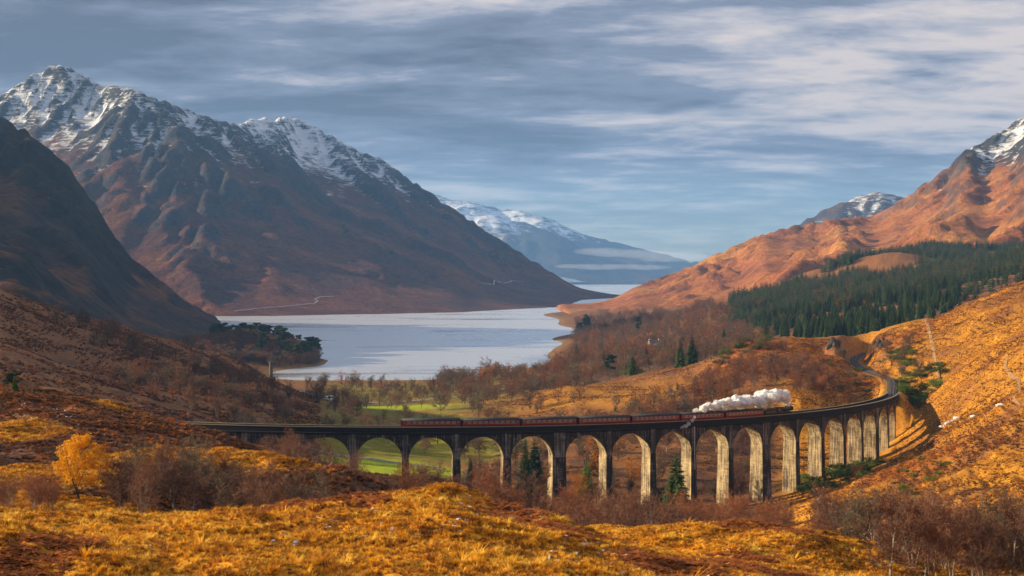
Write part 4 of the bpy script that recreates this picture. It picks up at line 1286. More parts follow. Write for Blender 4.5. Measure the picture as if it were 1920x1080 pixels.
def tuft(seed, h=0.5, n=26, w=0.022, spread=0.5, curl=0.35):
    r = random.Random(seed); C = MB()
    for i in range(n):
        a = r.uniform(0, 6.28); q = r.random() * 0.16
        b = Vector((math.cos(a) * q, math.sin(a) * q, -0.05))
        a2 = a + r.uniform(-0.6, 0.6); ln = h * r.uniform(0.55, 1.15); t = r.uniform(0.1, spread)
        o = Vector((math.cos(a2), math.sin(a2), 0))
        m = b + o * ln * t * 0.5 + Vector((0, 0, ln * 0.62))
        e = m + o * ln * (t * 0.6 + curl * r.random()) + Vector((0, 0, ln * 0.36 * (1 - curl * r.random())))
        s = Vector((-o.y, o.x, 0)) * w
        if r.random() < 0.5: s = (s + o * w * r.uniform(-1, 1)).normalized() * w
        C.add([b - s, b + s, m + s * 0.8, m - s * 0.8, e], [(0, 1, 2, 3), (3, 2, 4)])
    return C
def frond(seed, h=0.7):
    r = random.Random(seed); C = MB()
    for i in range(7):
        a = r.uniform(0, 6.28); o = Vector((math.cos(a), math.sin(a), 0)); sd_ = Vector((-o.y, o.x, 0))
        p0 = Vector((0, 0, -0.05)); ln = h * r.uniform(0.6, 1.1)
        for j in range(6):
            g = (j + 1) / 6
            c = p0 + o * ln * g * 0.8 + Vector((0, 0, ln * (0.75 * g - 0.45 * g * g) + 0.05))
            w = 0.20 * (1 - g * 0.75) * r.uniform(0.7, 1.2); dz = Vector((0, 0, r.uniform(-0.08, 0.05)))
            f = o * 0.07
            C.add([c - f, c + sd_ * w + dz, c + f, c - sd_ * w + dz], [(0, 1, 2), (0, 2, 3)])
    return C

# ------------------------------------------------------------------ plants: placing
class Kind:
    def __init__(s, name, shapes, tm, cm, h):
        s.name = name; s.h = h
        s.var = []
        for T, C in shapes:
            s.var.append((T.mesh('trunk', tm), C.mesh('crown', cm)))
def joined(T, C, name, tm, cm):
    m = MB(); m.add(T.v, T.f, 0); m.add(C.v, C.f, 1)
    return m.mesh(name, [tm, cm])
B_SH = [bare_tree(100 + i, 8.0, 1 + (i % 3), 0.42, 2600, 0.026, 0.75) for i in range(6)]
K_BIRCH = Kind('birch_tree', B_SH, M_BARK, M_TWIG, 8.0)
K_RUSSET = Kind('birch_tree', [bare_tree(140 + i, 8.0, 3 + i, 0.55, 3600, 0.026, 0.7) for i in range(3)], M_BARK, M_TWIGR, 8.0)
K_ALDER = Kind('alder_tree', [bare_tree(120 + i, 9.0, 1 + i % 2, 0.5, 2600, 0.030, 0.85) for i in range(4)], M_DBARK, M_TWIGG, 9.0)
K_SPRUCE = Kind('spruce_tree', [spruce(200 + i, 16.0, 0.17 + 0.02 * i) for i in range(3)], M_DBARK, M_SPRUCE, 16.0)
K_FIR = Kind('fir_tree', [spruce(220 + i, 12.0, 0.23, 38, 13, 5) for i in range(2)], M_DBARK, M_FIRLIGHT, 12.0)
K_PINE = Kind('pine_tree', [scots_pine(240 + i) for i in range(4)], M_DBARK, M_PINE, 16.0)
def dome_tree(seed, h=8.0):
    r = random.Random(seed)
    T, _ = bare_tree(seed, h * 0.92, 2, 0.35, 10, 0.02, 0.5)
    C = MB()
    for k in range(95):
        v = rv(r) * (0.45 + 0.55 * r.random() ** 0.5)
        zf = v.z
        c = (v.x * 2.75 * (1 - 0.25 * max(zf, 0)), v.y * 2.75 * (1 - 0.25 * max(zf, 0)), 4.75 + zf * 2.9)
        leaf_cloud(C, r, c, (r.uniform(0.4, 0.75), r.uniform(0.4, 0.75), r.uniform(0.35, 0.6)), 120, 0.10)
    return T, C
K_YELLOW = Kind('birch_tree', [dome_tree(303)], M_DBARK, M_YELLOW, 8.0)
K_ORANGE = Kind('larch_tree', [leafy_tree(310 + i, 8.0, 2200, 0.14) for i in range(2)], M_DBARK, M_ORANGE, 8.0)
K_RHODO = Kind('rhododendron_bush', [shrub(400 + i) for i in range(3)], M_DBARK, M_RHODO, 2.6)
K_GORSE = Kind('broom_bush', [shrub(420 + i, 2.0, 1.8, 800, 0.11) for i in range(2)], M_DBARK, M_GORSE, 2.0)
def plant(kind, x, y, h, label, cat, group=None, wide=1.0, z=None):
    if z is None: z = gz(x, y)
    root = empty(kind.name, (x, y, z), random.uniform(0, 6.28))
    s = h / kind.h
    root.scale = (s * wide, s * wide, s)
    tag(root, label, cat, group)
    T, C = random.choice(kind.var)
    link(bpy.data.objects.new('trunk', T), root)
    link(bpy.data.objects.new('crown', C), root)
    return root
def spots(n, px0, px1, D0, D1, gap, seed, ok=None):
    r = np.random.default_rng(seed); out = []
    tries = 0
    while len(out) < n and tries < n * 60:
        tries += 1
        D = math.sqrt(r.uniform(D0 * D0, D1 * D1)); px = r.uniform(px0, px1)
        x = (px - 960) / F * D
        if ok and not ok(px, D): continue
        if any((x - a) ** 2 + (D - b) ** 2 < gap * gap for a, b in out): continue
        out.append((x, D))
    xs = np.array(out)
    zs = ground_z(xs[:, 0], xs[:, 1]) if len(out) else []
    return [(a, b, float(z)) for (a, b), z in zip(out, zs)]
_U = ['', 'first', 'second', 'third', 'fourth', 'fifth', 'sixth', 'seventh', 'eighth', 'ninth', 'tenth', 'eleventh', 'twelfth', 'thirteenth', 'fourteenth', 'fifteenth', 'sixteenth', 'seventeenth', 'eighteenth', 'nineteenth', 'twentieth']
def ordinal(n):
    if n <= 20: return _U[n]
    t = {2: 'twenty', 3: 'thirty', 4: 'forty', 5: 'fifty'}[n // 10]
    return (t[:-1] + 'ieth') if n % 10 == 0 else t + '-' + _U[n % 10]
def place_word(i, n):
    if i == 0: return 'leftmost'
    if i == n - 1: return 'rightmost'
    return ordinal(i + 1) + ' from left,'
def grove(kinds, n, px0, px1, D0, D1, h0, h1, label, cat, group, gap=2.2, seed=1, wide=(0.9, 1.3), ok=None):
    r = random.Random(seed)
    S = sorted([q for q in spots(n, px0, px1, D0, D1, gap, seed, ok) if q[2] >= 0.6], key=lambda q: q[0] / q[1])
    for i, (x, y, z) in enumerate(S):
        k = r.choice(kinds)
        lb = label if len(S) > 60 else '%s %s, %s' % (place_word(i, len(S)), label[0], label[1])
        plant(k, x, y, r.uniform(h0, h1), lb, cat, group, r.uniform(*wide), z)
BARE = 'leafless birches and alders'
grove([K_BIRCH, K_BIRCH, K_BIRCH, K_ALDER], 46, 225, 745, 152, 192, 4.2, 6.3, ('leafless birch', 'in the gully behind the left foreground bank'), 'tree', BARE, 2.4, 1)
grove([K_BIRCH, K_RUSSET], 8, -20, 105, 138, 160, 2.2, 3.8, ('small leafless birch', 'at the left picture edge below the yellow tree'), 'tree', BARE, 2.6, 2)
grove([K_RUSSET, K_BIRCH], 24, 745, 1010, 205, 330, 5.5, 8.5, ('leafless birch', 'below the viaduct just behind the foreground knoll'), 'tree', BARE, 4, 3)
grove([K_RUSSET, K_RUSSET, K_BIRCH], 56, 1000, 1580, 215, 380, 5.5, 9.0, ('russet leafless birch', 'in the thicket before the viaduct piers'), 'tree', BARE, 5, 4)
grove([K_BIRCH, K_BIRCH, K_ALDER], 40, 1600, 1950, 138, 190, 5.0, 7.8, ('leafless birch', 'in the thicket at the lower right corner'), 'tree', BARE, 2.6, 5)
grove([K_BIRCH], 15, 470, 660, 232, 400, 4.5, 7.0, ('leafless birch', 'on the slope before the left end of the viaduct'), 'tree', BARE, 4, 6)
grove([K_BIRCH, K_ALDER], 30, 310, 560, 560, 760, 7, 10, ('leafless grey-brown tree', 'on the hillside beyond the left viaduct end'), 'tree', BARE, 6, 7)
grove([K_ALDER, K_BIRCH], 16, 600, 900, 600, 690, 7, 11, ('leafless tree', 'beyond the wall behind the green pitch'), 'tree', BARE, 7, 14)
grove([K_ALDER], 10, 60, 300, 700, 880, 6, 9, ('leafless tree', 'near the crest of the shaded left hill'), 'tree', BARE, 9, 8)
grove([K_ALDER, K_ALDER, K_BIRCH], 46, 570, 1010, 690, 1180, 8, 13, ('leafless alder', 'among the meadows between viaduct and loch'), 'tree', BARE, 9, 9)
grove([K_BIRCH, K_RUSSET], 34, 1290, 1560, 685, 790, 7, 11, ('leafless birch', 'on the slope right behind the locomotive'), 'tree', BARE, 5, 10)
grove([K_ALDER, K_BIRCH], 10, 1645, 1740, 690, 800, 6, 9, ('leafless tree', 'on the bank beside the railway cutting'), 'tree', BARE, 6, 11, ok=lambda px, D: abs(px - (1690 - (D - 690) * 0.62)) > 26)
grove([K_ALDER, K_BIRCH], 46, 830, 1420, 505, 660, 7, 12, ('leafless tree', 'seen through the arches behind the viaduct'), 'tree', BARE, 7, 12)

def one(kind, px, D, h, label, cat='tree', group=None, wide=1.0):
    return plant(kind, (px - 960) / F * D, D, h, label, cat, group, wide)
one(K_YELLOW, 152, 170, 8.3, 'bright yellow birch still in leaf on the left of the foreground', 'tree', wide=1.15)
one(K_SPRUCE, 985, 530, 20, 'tall dark spruce behind the arch left of the broad middle pier', 'tree')
one(K_SPRUCE, 1003, 545, 17, 'shorter spruce beside the tall one behind the same arch', 'tree', wide=1.2)
one(K_FIR, 1033, 505, 12, 'young light green fir at the foot of the broad middle pier', 'tree')
one(K_SPRUCE, 882, 520, 11.5, 'small dark green spruce alone in the arch beyond the football pitch', 'tree', wide=1.2)
one(K_FIR, 1100, 520, 15.5, 'rounded bright green fir inside the arch right of the broad middle pier', 'tree', wide=1.15)
one(K_SPRUCE, 1118, 560, 19, 'dark spruce rising behind the bright green fir in the arch', 'tree')
one(K_SPRUCE, 1268, 345, 21, 'tall spruce standing before the viaduct and overlapping a lit pier', 'tree', wide=1.15)
one(K_PINE, 1238, 470, 12, 'open-crowned pine left of the tall spruce before the viaduct', 'tree')
one(K_ORANGE, 1082, 515, 11, 'orange larch in the arch next to the bright green fir', 'tree')
one(K_ORANGE, 1121, 545, 17, 'taller orange larch behind the bright green fir', 'tree')
one(K_ORANGE, 906, 1090, 15, 'orange larch by the loch shore behind the train', 'tree')
one(K_ORANGE, 1185, 545, 11, 'golden-brown larch in the arch left of the drain pipe', 'tree')
one(K_ORANGE, 1612, 505, 5, 'small orange tree among the green bushes below the right end of the viaduct', 'tree', wide=1.4)
one(K_PINE, 22, 318, 6.2, 'dark green pine at the left edge on top of the brown hummock', 'tree', wide=1.5)
one(K_FIR, 28, 282, 3.2, 'tiny light green fir on the brown hummock at the left edge', 'tree', wide=1.2)
one(K_SPRUCE, 1276, 930, 21, 'left of two dark spruces above the far end of the train', 'tree', wide=1.1)
one(K_SPRUCE, 1298, 940, 22, 'right of two dark spruces above the far end of the train', 'tree', wide=1.1)
one(K_PINE, 1142, 1000, 18, 'broad dark pine above the orange slope behind the carriages', 'tree', wide=1.1)
one(K_PINE, 1196, 1850, 24, 'lone tall pine on the right shore of the loch', 'tree')
one(K_ALDER, 918, 1130, 17, 'big round leafless tree on the near shore of the loch', 'tree', wide=1.2)
grove([K_PINE], 58, 400, 602, 1430, 1600, 15, 22, ('dark green pine', 'on the wooded point in the loch'), 'tree', 'pines on the wooded point', 3.0, 21, (1.1, 1.5), ok=lambda px, D: px > 470 or D > 1530)
grove([K_PINE], 12, 1062, 1105, 2150, 2500, 16, 24, ('dark pine', 'in the clump at the tip of the right shore'), 'tree', 'pines on the right shore', 7, 22)
grove([K_SPRUCE], 16, 1465, 1690, 1090, 1260, 14, 21, ('dark spruce', 'in the row below the plantation'), 'tree', 'spruces below the plantation', 6, 23)
grove([K_SPRUCE], 9, 1070, 1420, 950, 1400, 12, 18, ('dark spruce', 'among the bare woods on the right shore'), 'tree', 'spruces in the right shore woods', 20, 24)
grove([K_SPRUCE, K_FIR], 6, 1050, 1330, 690, 800, 3, 6, ('young green conifer', 'on the orange slope behind the carriages'), 'tree', 'young conifers behind the train', 9, 25)
grove([K_RHODO], 30, 1500, 1640, 490, 550, 2.8, 4.8, ('dark green rhododendron', 'in the bank before the right-hand piers'), 'bush', 'rhododendrons below the viaduct', 3, 31, (1.0, 1.5))
grove([K_RHODO, K_RHODO, K_GORSE], 26, 1692, 1765, 645, 720, 3, 5.5, ('dark green bush', 'against the right end wall of the viaduct'), 'bush', 'bushes at the end wall', 3, 32, (1.0, 1.4))
grove([K_RHODO], 16, 1688, 1722, 655, 700, 3, 4.5, ('dark green bush', 'on the bank under the last arch'), 'bush', 'bushes at the end wall', 2.5, 38, (1.0, 1.5))
grove([K_GORSE, K_RHODO], 18, 1655, 1715, 735, 800, 2.5, 4.5, ('bright yellow-green bush', 'on the bank right of the railway cutting'), 'bush', 'bushes on the cutting bank', 3.5, 33, (1.0, 1.5), ok=lambda px, D: px > 1690 - (D - 690) * 0.62 + 22)
grove([K_RHODO, K_GORSE], 12, 1545, 1640, 715, 790, 1.6, 3.0, ('low green bush', 'on the slope left of the railway line'), 'bush', 'bushes left of the line', 4, 34, (1.0, 1.6), ok=lambda px, D: px < 1690 - (D - 690) * 0.62 - 22)
grove([K_RHODO], 20, 1350, 1440, 840, 880, 3, 5, ('dark green bush', 'on the shoulder of the rust-coloured hill'), 'bush', 'bushes on the rust hill', 4, 35, (1.1, 1.6))
grove([K_RHODO, K_GORSE], 10, 1640, 1780, 380, 470, 1.5, 2.8, ('green bush', 'in the hollow on the lower right hillside'), 'bush', 'bushes in the right hollow', 5, 36, (1.1, 1.7))
grove([K_RHODO], 14, 960, 1300, 960, 1060, 3, 5, ('dark evergreen bush', 'at the foot of the right shore woods'), 'bush', 'evergreen bushes by the woods', 8, 37, (1.2, 1.8))

# ---- plantation: the nearest spruces one by one, the rest as one wood
def plant_ok(px, D):
    x = np.array([(px - 960) / F * D]); yy = np.array([float(D)])
    if fbm(x, yy, 110, 3, 90)[0] < -0.17: return False
    px = px + 40 * fbm(x, yy, 160, 2, 91)[0]; D = D + 90 * fbm(x, yy, 140, 2, 92)[0]
    if px > 1905: lo = 2300
    # clearings on the two bald knolls
    if ((px - 1680) / 85) ** 2 + ((D - 2210) / 130) ** 2 < 1: return False
    if ((px - 1835) / 85) ** 2 + ((D - 2110) / 120) ** 2 < 1: return False
    if ((px - 1540) / 22) ** 2 + ((D - 1880) / 60) ** 2 < 1: return False
    left = 1365 + max(0, (1700 - D)) * 0.22 + max(0, D - 2150) * 0.75
    return px > left and D > np.interp(px, [1365, 1440, 1480, 1700, 1800], [1560, 1380, 1080, 1040, 1200]) and D < 2130 + max(0, px - 1450) * 1.6
def plantation_front():
    S = sorted(spots(250, 1365, 1800, 1040, 1540, 5.5, 41, plant_ok), key=lambda q: q[1])
    for b in range(0, len(S), 25):
        row = sorted(S[b:b + 25], key=lambda q: q[0] / q[1])
        for i, (x, y, z) in enumerate(row):
            plant(K_SPRUCE, x, y, random.uniform(13, 21), '%s dark spruce in the %s rank of the hillside plantation' % (place_word(i, len(row)), ordinal(b // 25 + 1)), 'tree', 'front spruces of the plantation', random.uniform(0.9, 1.25), z)
plantation_front()

def instanced(name, protos, P3, rot, scl, idx):
    """one object of uncountable small things: points that carry one of the given meshes each"""
    me = bpy.data.meshes.new(name)
    me.vertices.add(len(P3))
    me.vertices.foreach_set('co', np.asarray(P3, np.float32).ravel())
    for nm, typ, key, v in (('rot', 'FLOAT_VECTOR', 'vector', rot), ('scl', 'FLOAT_VECTOR', 'vector', scl), ('idx', 'INT', 'value', idx)):
        a = me.attributes.new(nm, typ, 'POINT')
        a.data.foreach_set(key, np.asarray(v, np.int32 if typ == 'INT' else np.float32).ravel())
    o = link(bpy.data.objects.new(name, me))
    col = bpy.data.collections.new(name + '_shapes')
    for i, m in enumerate(protos):
        q = bpy.data.objects.new('%s_shape_%02d' % (name, i), m)
        col.objects.link(q)
    ng = bpy.data.node_groups.new(name + '_spread', 'GeometryNodeTree')
    ng.interface.new_socket('Geometry', in_out='INPUT', socket_type='NodeSocketGeometry')
    ng.interface.new_socket('Geometry', in_out='OUTPUT', socket_type='NodeSocketGeometry')
    gi = ng.nodes.new('NodeGroupInput'); go = ng.nodes.new('NodeGroupOutput')
    ci = ng.nodes.new('GeometryNodeCollectionInfo'); ci.inputs[0].default_value = col
    ci.inputs['Separate Children'].default_value = True; ci.inputs['Reset Children'].default_value = True
    ip = ng.nodes.new('GeometryNodeInstanceOnPoints'); ip.inputs['Pick Instance'].default_value = True
    def attr(nm, typ):
        n = ng.nodes.new('GeometryNodeInputNamedAttribute'); n.data_type = typ; n.inputs[0].default_value = nm
        return n.outputs[0]
    er = ng.nodes.new('FunctionNodeEulerToRotation')
    ng.links.new(attr('rot', 'FLOAT_VECTOR'), er.inputs[0])
    ng.links.new(gi.outputs[0], ip.inputs['Points']); ng.links.new(ci.outputs[0], ip.inputs['Instance'])
    ng.links.new(attr('idx', 'INT'), ip.inputs['Instance Index'])
    ng.links.new(er.outputs[0], ip.inputs['Rotation']); ng.links.new(attr('scl', 'FLOAT_VECTOR'), ip.inputs['Scale'])
    ng.links.new(ip.outputs[0], go.inputs[0])
    md = o.modifiers.new('spread', 'NODES'); md.node_group = ng
    o['kind'] = 'stuff'
    return o
def scatter(name, protos, n, px0, px1, D0, D1, s0, s1, seed, keep=None, label=None, cat=None, wide=(0.9, 1.2), tilt=0.08, zmin=0.8):
    r = np.random.default_rng(seed)
    D = np.sqrt(r.uniform(D0 * D0, D1 * D1, n)); px = r.uniform(px0, px1, n)
    x = (px - 960) / F * D
    if keep is not None:
        m = keep(px, D, x, r); x, D, px = x[m], D[m], px[m]
    z = ground_z(x, D)
    m = z > zmin
    x, D, z, px = x[m], D[m], z[m], px[m]
    k = len(x)
    s = r.uniform(s0, s1, k); w = r.uniform(*wide, k)
    if D1 < 320: s = s * (1 + 0.55 * np.clip(fbm(x, D, 4.0, 3, 95) * 1.6, -0.8, 1))
    rot = np.stack([r.normal(0, tilt, k), r.normal(0, tilt, k), r.uniform(0, 6.28, k)], 1)
    o = instanced(name, protos, np.stack([x, D, z], 1), rot, np.stack([s * w, s * w, s], 1), r.integers(0, len(protos), k))
    tag(o, label, cat)
    return o
far_spruce = [joined(*spruce(260 + i, 16.0, 0.17 + 0.02 * i, 13, 6, 3), 'far_spruce', M_DBARK, M_SPRUCE) for i in range(3)]
far_bare = [joined(*bare_tree(280 + i, 9.0, 1 + i % 2, 0.45, 420, 0.075, 1.1), 'far_tree', M_DBARK, [M_TWIG, M_TWIGG, M_TWIGR, M_TWIGG][i]) for i in range(4)]
def plant_keep(px, D, x, r):
    m = fbm(x, D, 110, 3, 90) >= -0.17
    p = px + 40 * fbm(x, D, 160, 2, 91); d = D + 90 * fbm(x, D, 140, 2, 92)
    m &= ((p - 1680) / 85) ** 2 + ((d - 2210) / 130) ** 2 >= 1
    m &= ((p - 1835) / 85) ** 2 + ((d - 2110) / 120) ** 2 >= 1
    m &= ((p - 1540) / 22) ** 2 + ((d - 1880) / 60) ** 2 >= 1
    m &= p > 1365 + np.maximum(0, 1700 - d) * 0.22 + np.maximum(0, d - 2150) * 0.75
    m &= (d > np.interp(p, [1365, 1440, 1480, 1700, 1800], [1560, 1380, 1080, 1040, 1200])) & (d < 2130 + np.maximum(0, p - 1450) * 1.6)
    return m & ((D > 1540) | (r.random(len(D)) < 0.25))
scatter('spruce_plantation', far_spruce * 5 + far_bare[2:3], 19000, 1365, 1960, 1400, 2560, 0.55, 1.35, 51,
        plant_keep, 'dark green spruce plantation spread over the right hillside', 'forest')
def shore_ok(px, D, x, r):
    n = fbm(x, D, 120, 3, 57)
    left = np.interp(D, [950, 1250, 1400, 1560, 1730, 1980, 2500, 2900], [1010, 1010, 1040, 1075, 1072, 1078, 1075, 1085])
    right = np.interp(D, [950, 1100, 1500, 2000, 2900], [1330, 1420, 1400, 1350, 1180])
    return (px > left) & (px < right) & (n > -0.28)
scatter('bare_shore_wood', far_bare, 2200, 1000, 1430, 950, 2700, 0.8, 1.45, 52, shore_ok, 'mass of leafless brown woodland along the right shore of the loch', 'forest', (1.0, 1.4))
scatter('bare_valley_wood', far_bare, 420, 800, 1060, 830, 1235, 0.75, 1.25, 53, lambda px, D, x, r: (fbm(x, D, 90, 3, 58) > -0.1) & (px > 800 + (1235 - D) * 0.25), 'leafless russet woodland on the near shore of the loch behind the carriages', 'forest', (1.0, 1.4))
scatter('bare_point_wood', far_bare, 900, 365, 600, 1400, 1640, 0.75, 1.15, 54, None, 'leafless brown wood below the pines on the wooded point', 'forest', (1.0, 1.4), zmin=1.2)
scatter('bare_hillside_wood', far_bare, 700, 150, 430, 1150, 1950, 0.7, 1.2, 55, lambda px, D, x, r: fbm(x, D, 150, 3, 59) > -0.15, 'dark leafless wood at the foot of the shadowed left mountain', 'forest', (1.0, 1.4), zmin=1.0)
scatter('bare_copse_wood', far_bare, 260, 180, 560, 560, 840, 0.6, 1.0, 56, lambda px, D, x, r: (fbm(x, D, 60, 3, 60) > 0.08), 'low leafless scrub on the shaded hillside left of the viaduct', 'scrub', (1.0, 1.5))
scatter('bare_slope_scrub', far_bare, 300, 1280, 1640, 670, 860, 0.35, 0.75, 61, lambda px, D, x, r: (fbm(x, D, 50, 3, 63) > -0.05) & (np.abs(px - (1690 - (D - 690) * 0.62)) > 30), 'low russet scrub on the slope between locomotive and cutting', 'scrub', (1.1, 1.7))
scatter('bare_right_wood', far_bare, 120, 1150, 1460, 1000, 1450, 0.7, 1.1, 64, lambda px, D, x, r: (px > 1330), 'leafless trees below the left corner of the plantation', 'forest', (1.0, 1.4))

# ---- grass and bracken
G_T = [tuft(500 + i, 0.50, 26).mesh('grass_tuft', M_GRASS if i % 3 else M_STRAW) for i in range(6)]
B_T = [frond(520 + i).mesh('bracken_tuft', M_BRACKEN) for i in range(3)]
def grass_keep(px, D, x, r):
    c = rust_mask(x, D, px)
    n = fbm(x, D, 6, 3, 65)
    sn = ground_snow(x, D, x)
    return (c < r.uniform(0.2, 0.8, len(x))) & (n > r.uniform(-0.75, 0.15, len(x))) & (sn < r.uniform(0.2, 0.9, len(x)))
scatter('golden_moor_grass', G_T, 190000, -80, 2000, 60, 172, 0.34, 0.74, 71, grass_keep, 'golden tussock grass covering the foreground bank', 'grass', (0.9, 1.5), 0.16)
scatter('bench_moor_grass', G_T, 60000, -80, 700, 172, 300, 0.45, 0.9, 72, lambda px, D, x, r: (gold_mask(px, D) > r.uniform(0.25, 0.8, len(x))), 'golden grass on the bench beyond the yellow tree', 'grass', (1.2, 2.0), 0.16)
G_H = [tuft(530 + i, 0.50, 22).mesh('hill_tuft', M_HGRASS) for i in range(6)]
H_T = [tuft(560 + i, 0.45, 26, 0.03, 0.8).mesh('heather_tuft', M_HEATHER if i < 3 else M_BRACKEN) for i in range(4)]
scatter('hillside_moor_grass', G_H, 130000, 1480, 2000, 240, 900, 0.5, 1.1, 73, lambda px, D, x, r: (fbm(x, D, 9, 3, 66) > r.uniform(-0.5, 0.3, len(x))) & (poly_dist(x, D, TRK)[0] > 6), 'golden grass on the sunny right hillside', 'grass', (1.4, 2.4), 0.16)
scatter('bracken_bed', B_T, 95000, -80, 1800, 66, 190, 0.38, 0.85, 74, lambda px, D, x, r: rust_mask(x, D, px) > r.uniform(0.35, 0.8, len(x)), 'rust-brown dead bracken along the crests of the foreground bank', 'bracken', (1.0, 1.5), 0.15)
scatter('hillside_bracken', B_T, 15000, 1250, 1800, 400, 920, 1.2, 2.2, 75, lambda px, D, x, r: (rust_mask(x, D, px) > r.uniform(0.3, 0.8, len(x))) & (poly_dist(x, D, TRK)[0] > 6), 'rust-brown bracken on the hill beside the railway line', 'bracken', (1.0, 1.6), 0.15)

scatter('valley_moor_grass', G_H, 50000, 560, 1640, 640, 1000, 0.7, 1.3, 76, lambda px, D, x, r: (fbm(x, D, 25, 3, 67) > r.uniform(-0.1, 0.5, len(x))) & (poly_dist(x, D, TRK)[0] > 6) & (px > 900), 'ochre grass on the slopes behind the train', 'grass', (1.4, 2.4), 0.16)
scatter('shaded_hill_heather', H_T, 50000, -60, 600, 400, 1020, 0.9, 1.9, 77, lambda px, D, x, r: fbm(x, D, 30, 4, 68) > r.uniform(-0.25, 0.35, len(x)), 'dark heather on the shaded hill at the left', 'heather', (1.4, 2.6), 0.16)
scatter('valley_heather', H_T, 30000, 880, 1640, 500, 900, 0.6, 1.2, 78, lambda px, D, x, r: (fbm(x, D, 30, 4, 69) > r.uniform(-0.1, 0.4, len(x))) & (poly_dist(x, D, TRK)[0] > 6), 'dark heather on the slopes behind the viaduct', 'heather', (1.4, 2.4), 0.16)
scatter('thicket_heather', H_T, 30000, 180, 1950, 150, 460, 0.7, 1.5, 79, lambda px, D, x, r: (ground_colour(x, D, np.zeros_like(x)).sum(1) < 0.42), 'brown undergrowth beneath the bare thickets', 'undergrowth', (1.2, 2.2), 0.16)
scatter('bare_meadow_wood', far_bare, 170, 560, 900, 690, 1200, 0.5, 1.0, 80, lambda px, D, x, r: fbm(x, D, 80, 3, 70) > 0.0, 'scattered leafless scrub among the meadows before the loch', 'scrub', (1.0, 1.4))

# ---- hummock heather and lying snow
scatter('hummock_heather', H_T, 42000, -80, 720, 172, 330, 0.5, 1.1, 81, lambda px, D, x, r: (gold_mask(px, D) < 0.3) & (fbm(x, D, 9, 3, 96) > r.uniform(-0.6, 0.4, len(x))), 'brown heather and bracken on the hummock at the left', 'heather', (1.2, 2.2), 0.16)
scatter('hummock_grass', G_H, 16000, -80, 720, 225, 330, 0.4, 0.9, 82, lambda px, D, x, r: (gold_mask(px, D) < 0.3) & (fbm(x, D, 12, 3, 97) > r.uniform(0.0, 0.6, len(x))), 'dull ochre grass among the heather of the left hummock', 'grass', (1.2, 2.2), 0.16)
M_SNOW = simple_mat('lying_snow', (0.82, 0.84, 0.88), 0.7, 0.05, 3.0)
def snow_lump(seed):
    r = random.Random(seed); C = MB(); n = 9
    ring = [(math.cos(6.283 * i / n) * r.uniform(0.5, 1.3), math.sin(6.283 * i / n) * r.uniform(0.4, 1.0)) for i in range(n)]
    C.add([(x, y, -0.12) for x, y in ring] + [(x * 0.75, y * 0.75, 0.12 * r.uniform(0.7, 1.3)) for x, y in ring] + [(0, 0, 0.2)],
          [(i, (i + 1) % n, n + (i + 1) % n, n + i) for i in range(n)] + [(n + i, n + (i + 1) % n, 2 * n) for i in range(n)])
    return C.mesh('snow_lump', M_SNOW)
def snow_keep(px, D, x, r):
    k = np.maximum.reduce([in_blob(px, D, 830, 112, 330, 22, .5), in_blob(px, D, 1180, 100, 260, 16, .4), 0.9 * in_blob(px, D, 1560, 143, 110, 12, .4), 0.45 * in_blob(px, D, 450, 96, 420, 20, .4),
                           0.6 * in_blob(px, D, 250, 205, 220, 20, .4), 0.7 * in_blob(px, D, 60, 255, 150, 22, .4), 0.4 * in_blob(px, D, 1250, 140, 250, 14, .4)])
    return k * sstep(-0.25, 0.45, fbm(x, D, 5, 4, 98)) > r.uniform(0.15, 1.0, len(x))
scatter('snow_remnants', [snow_lump(600 + i) for i in range(5)], 52000, -40, 1960, 64, 270, 0.07, 0.23, 83, snow_keep, 'scattered scraps of snow lying between the grass tussocks', 'snow', (0.8, 1.5), 0.2)

scatter('right_hillside_heather', H_T, 60000, 1540, 2000, 235, 920, 0.5, 1.1, 84, lambda px, D, x, r: (fbm(x, D, 45, 4, 99) > r.uniform(0.02, 0.5, len(x))) & (poly_dist(x, D, TRK)[0] > 6), 'brown heather patches on the sunny right hillside', 'heather', (1.3, 2.3), 0.16)

scatter('bare_line_scrub', far_bare, 230, 1000, 1310, 640, 800, 0.45, 0.95, 85, lambda px, D, x, r: (fbm(x, D, 60, 3, 93) > -0.12) & (D < 690 + r.random(len(D)) * 90), 'line of leafless scrub right behind the carriages', 'scrub', (0.9, 1.4))

scatter('tall_tussocks', [tuft(700 + i, 0.62, 44, 0.020, 0.8, 0.6).mesh('tussock', M_GRASS) for i in range(4)], 9000, -80, 2000, 62, 172, 0.7, 1.25, 86, lambda px, D, x, r: grass_keep(px, D, x, r) & (fbm(x, D, 11, 3, 94) > r.uniform(-0.1, 0.5, len(x))), 'taller clumps of golden tussock grass dotted over the foreground bank', 'grass', (0.9, 1.4), 0.2)
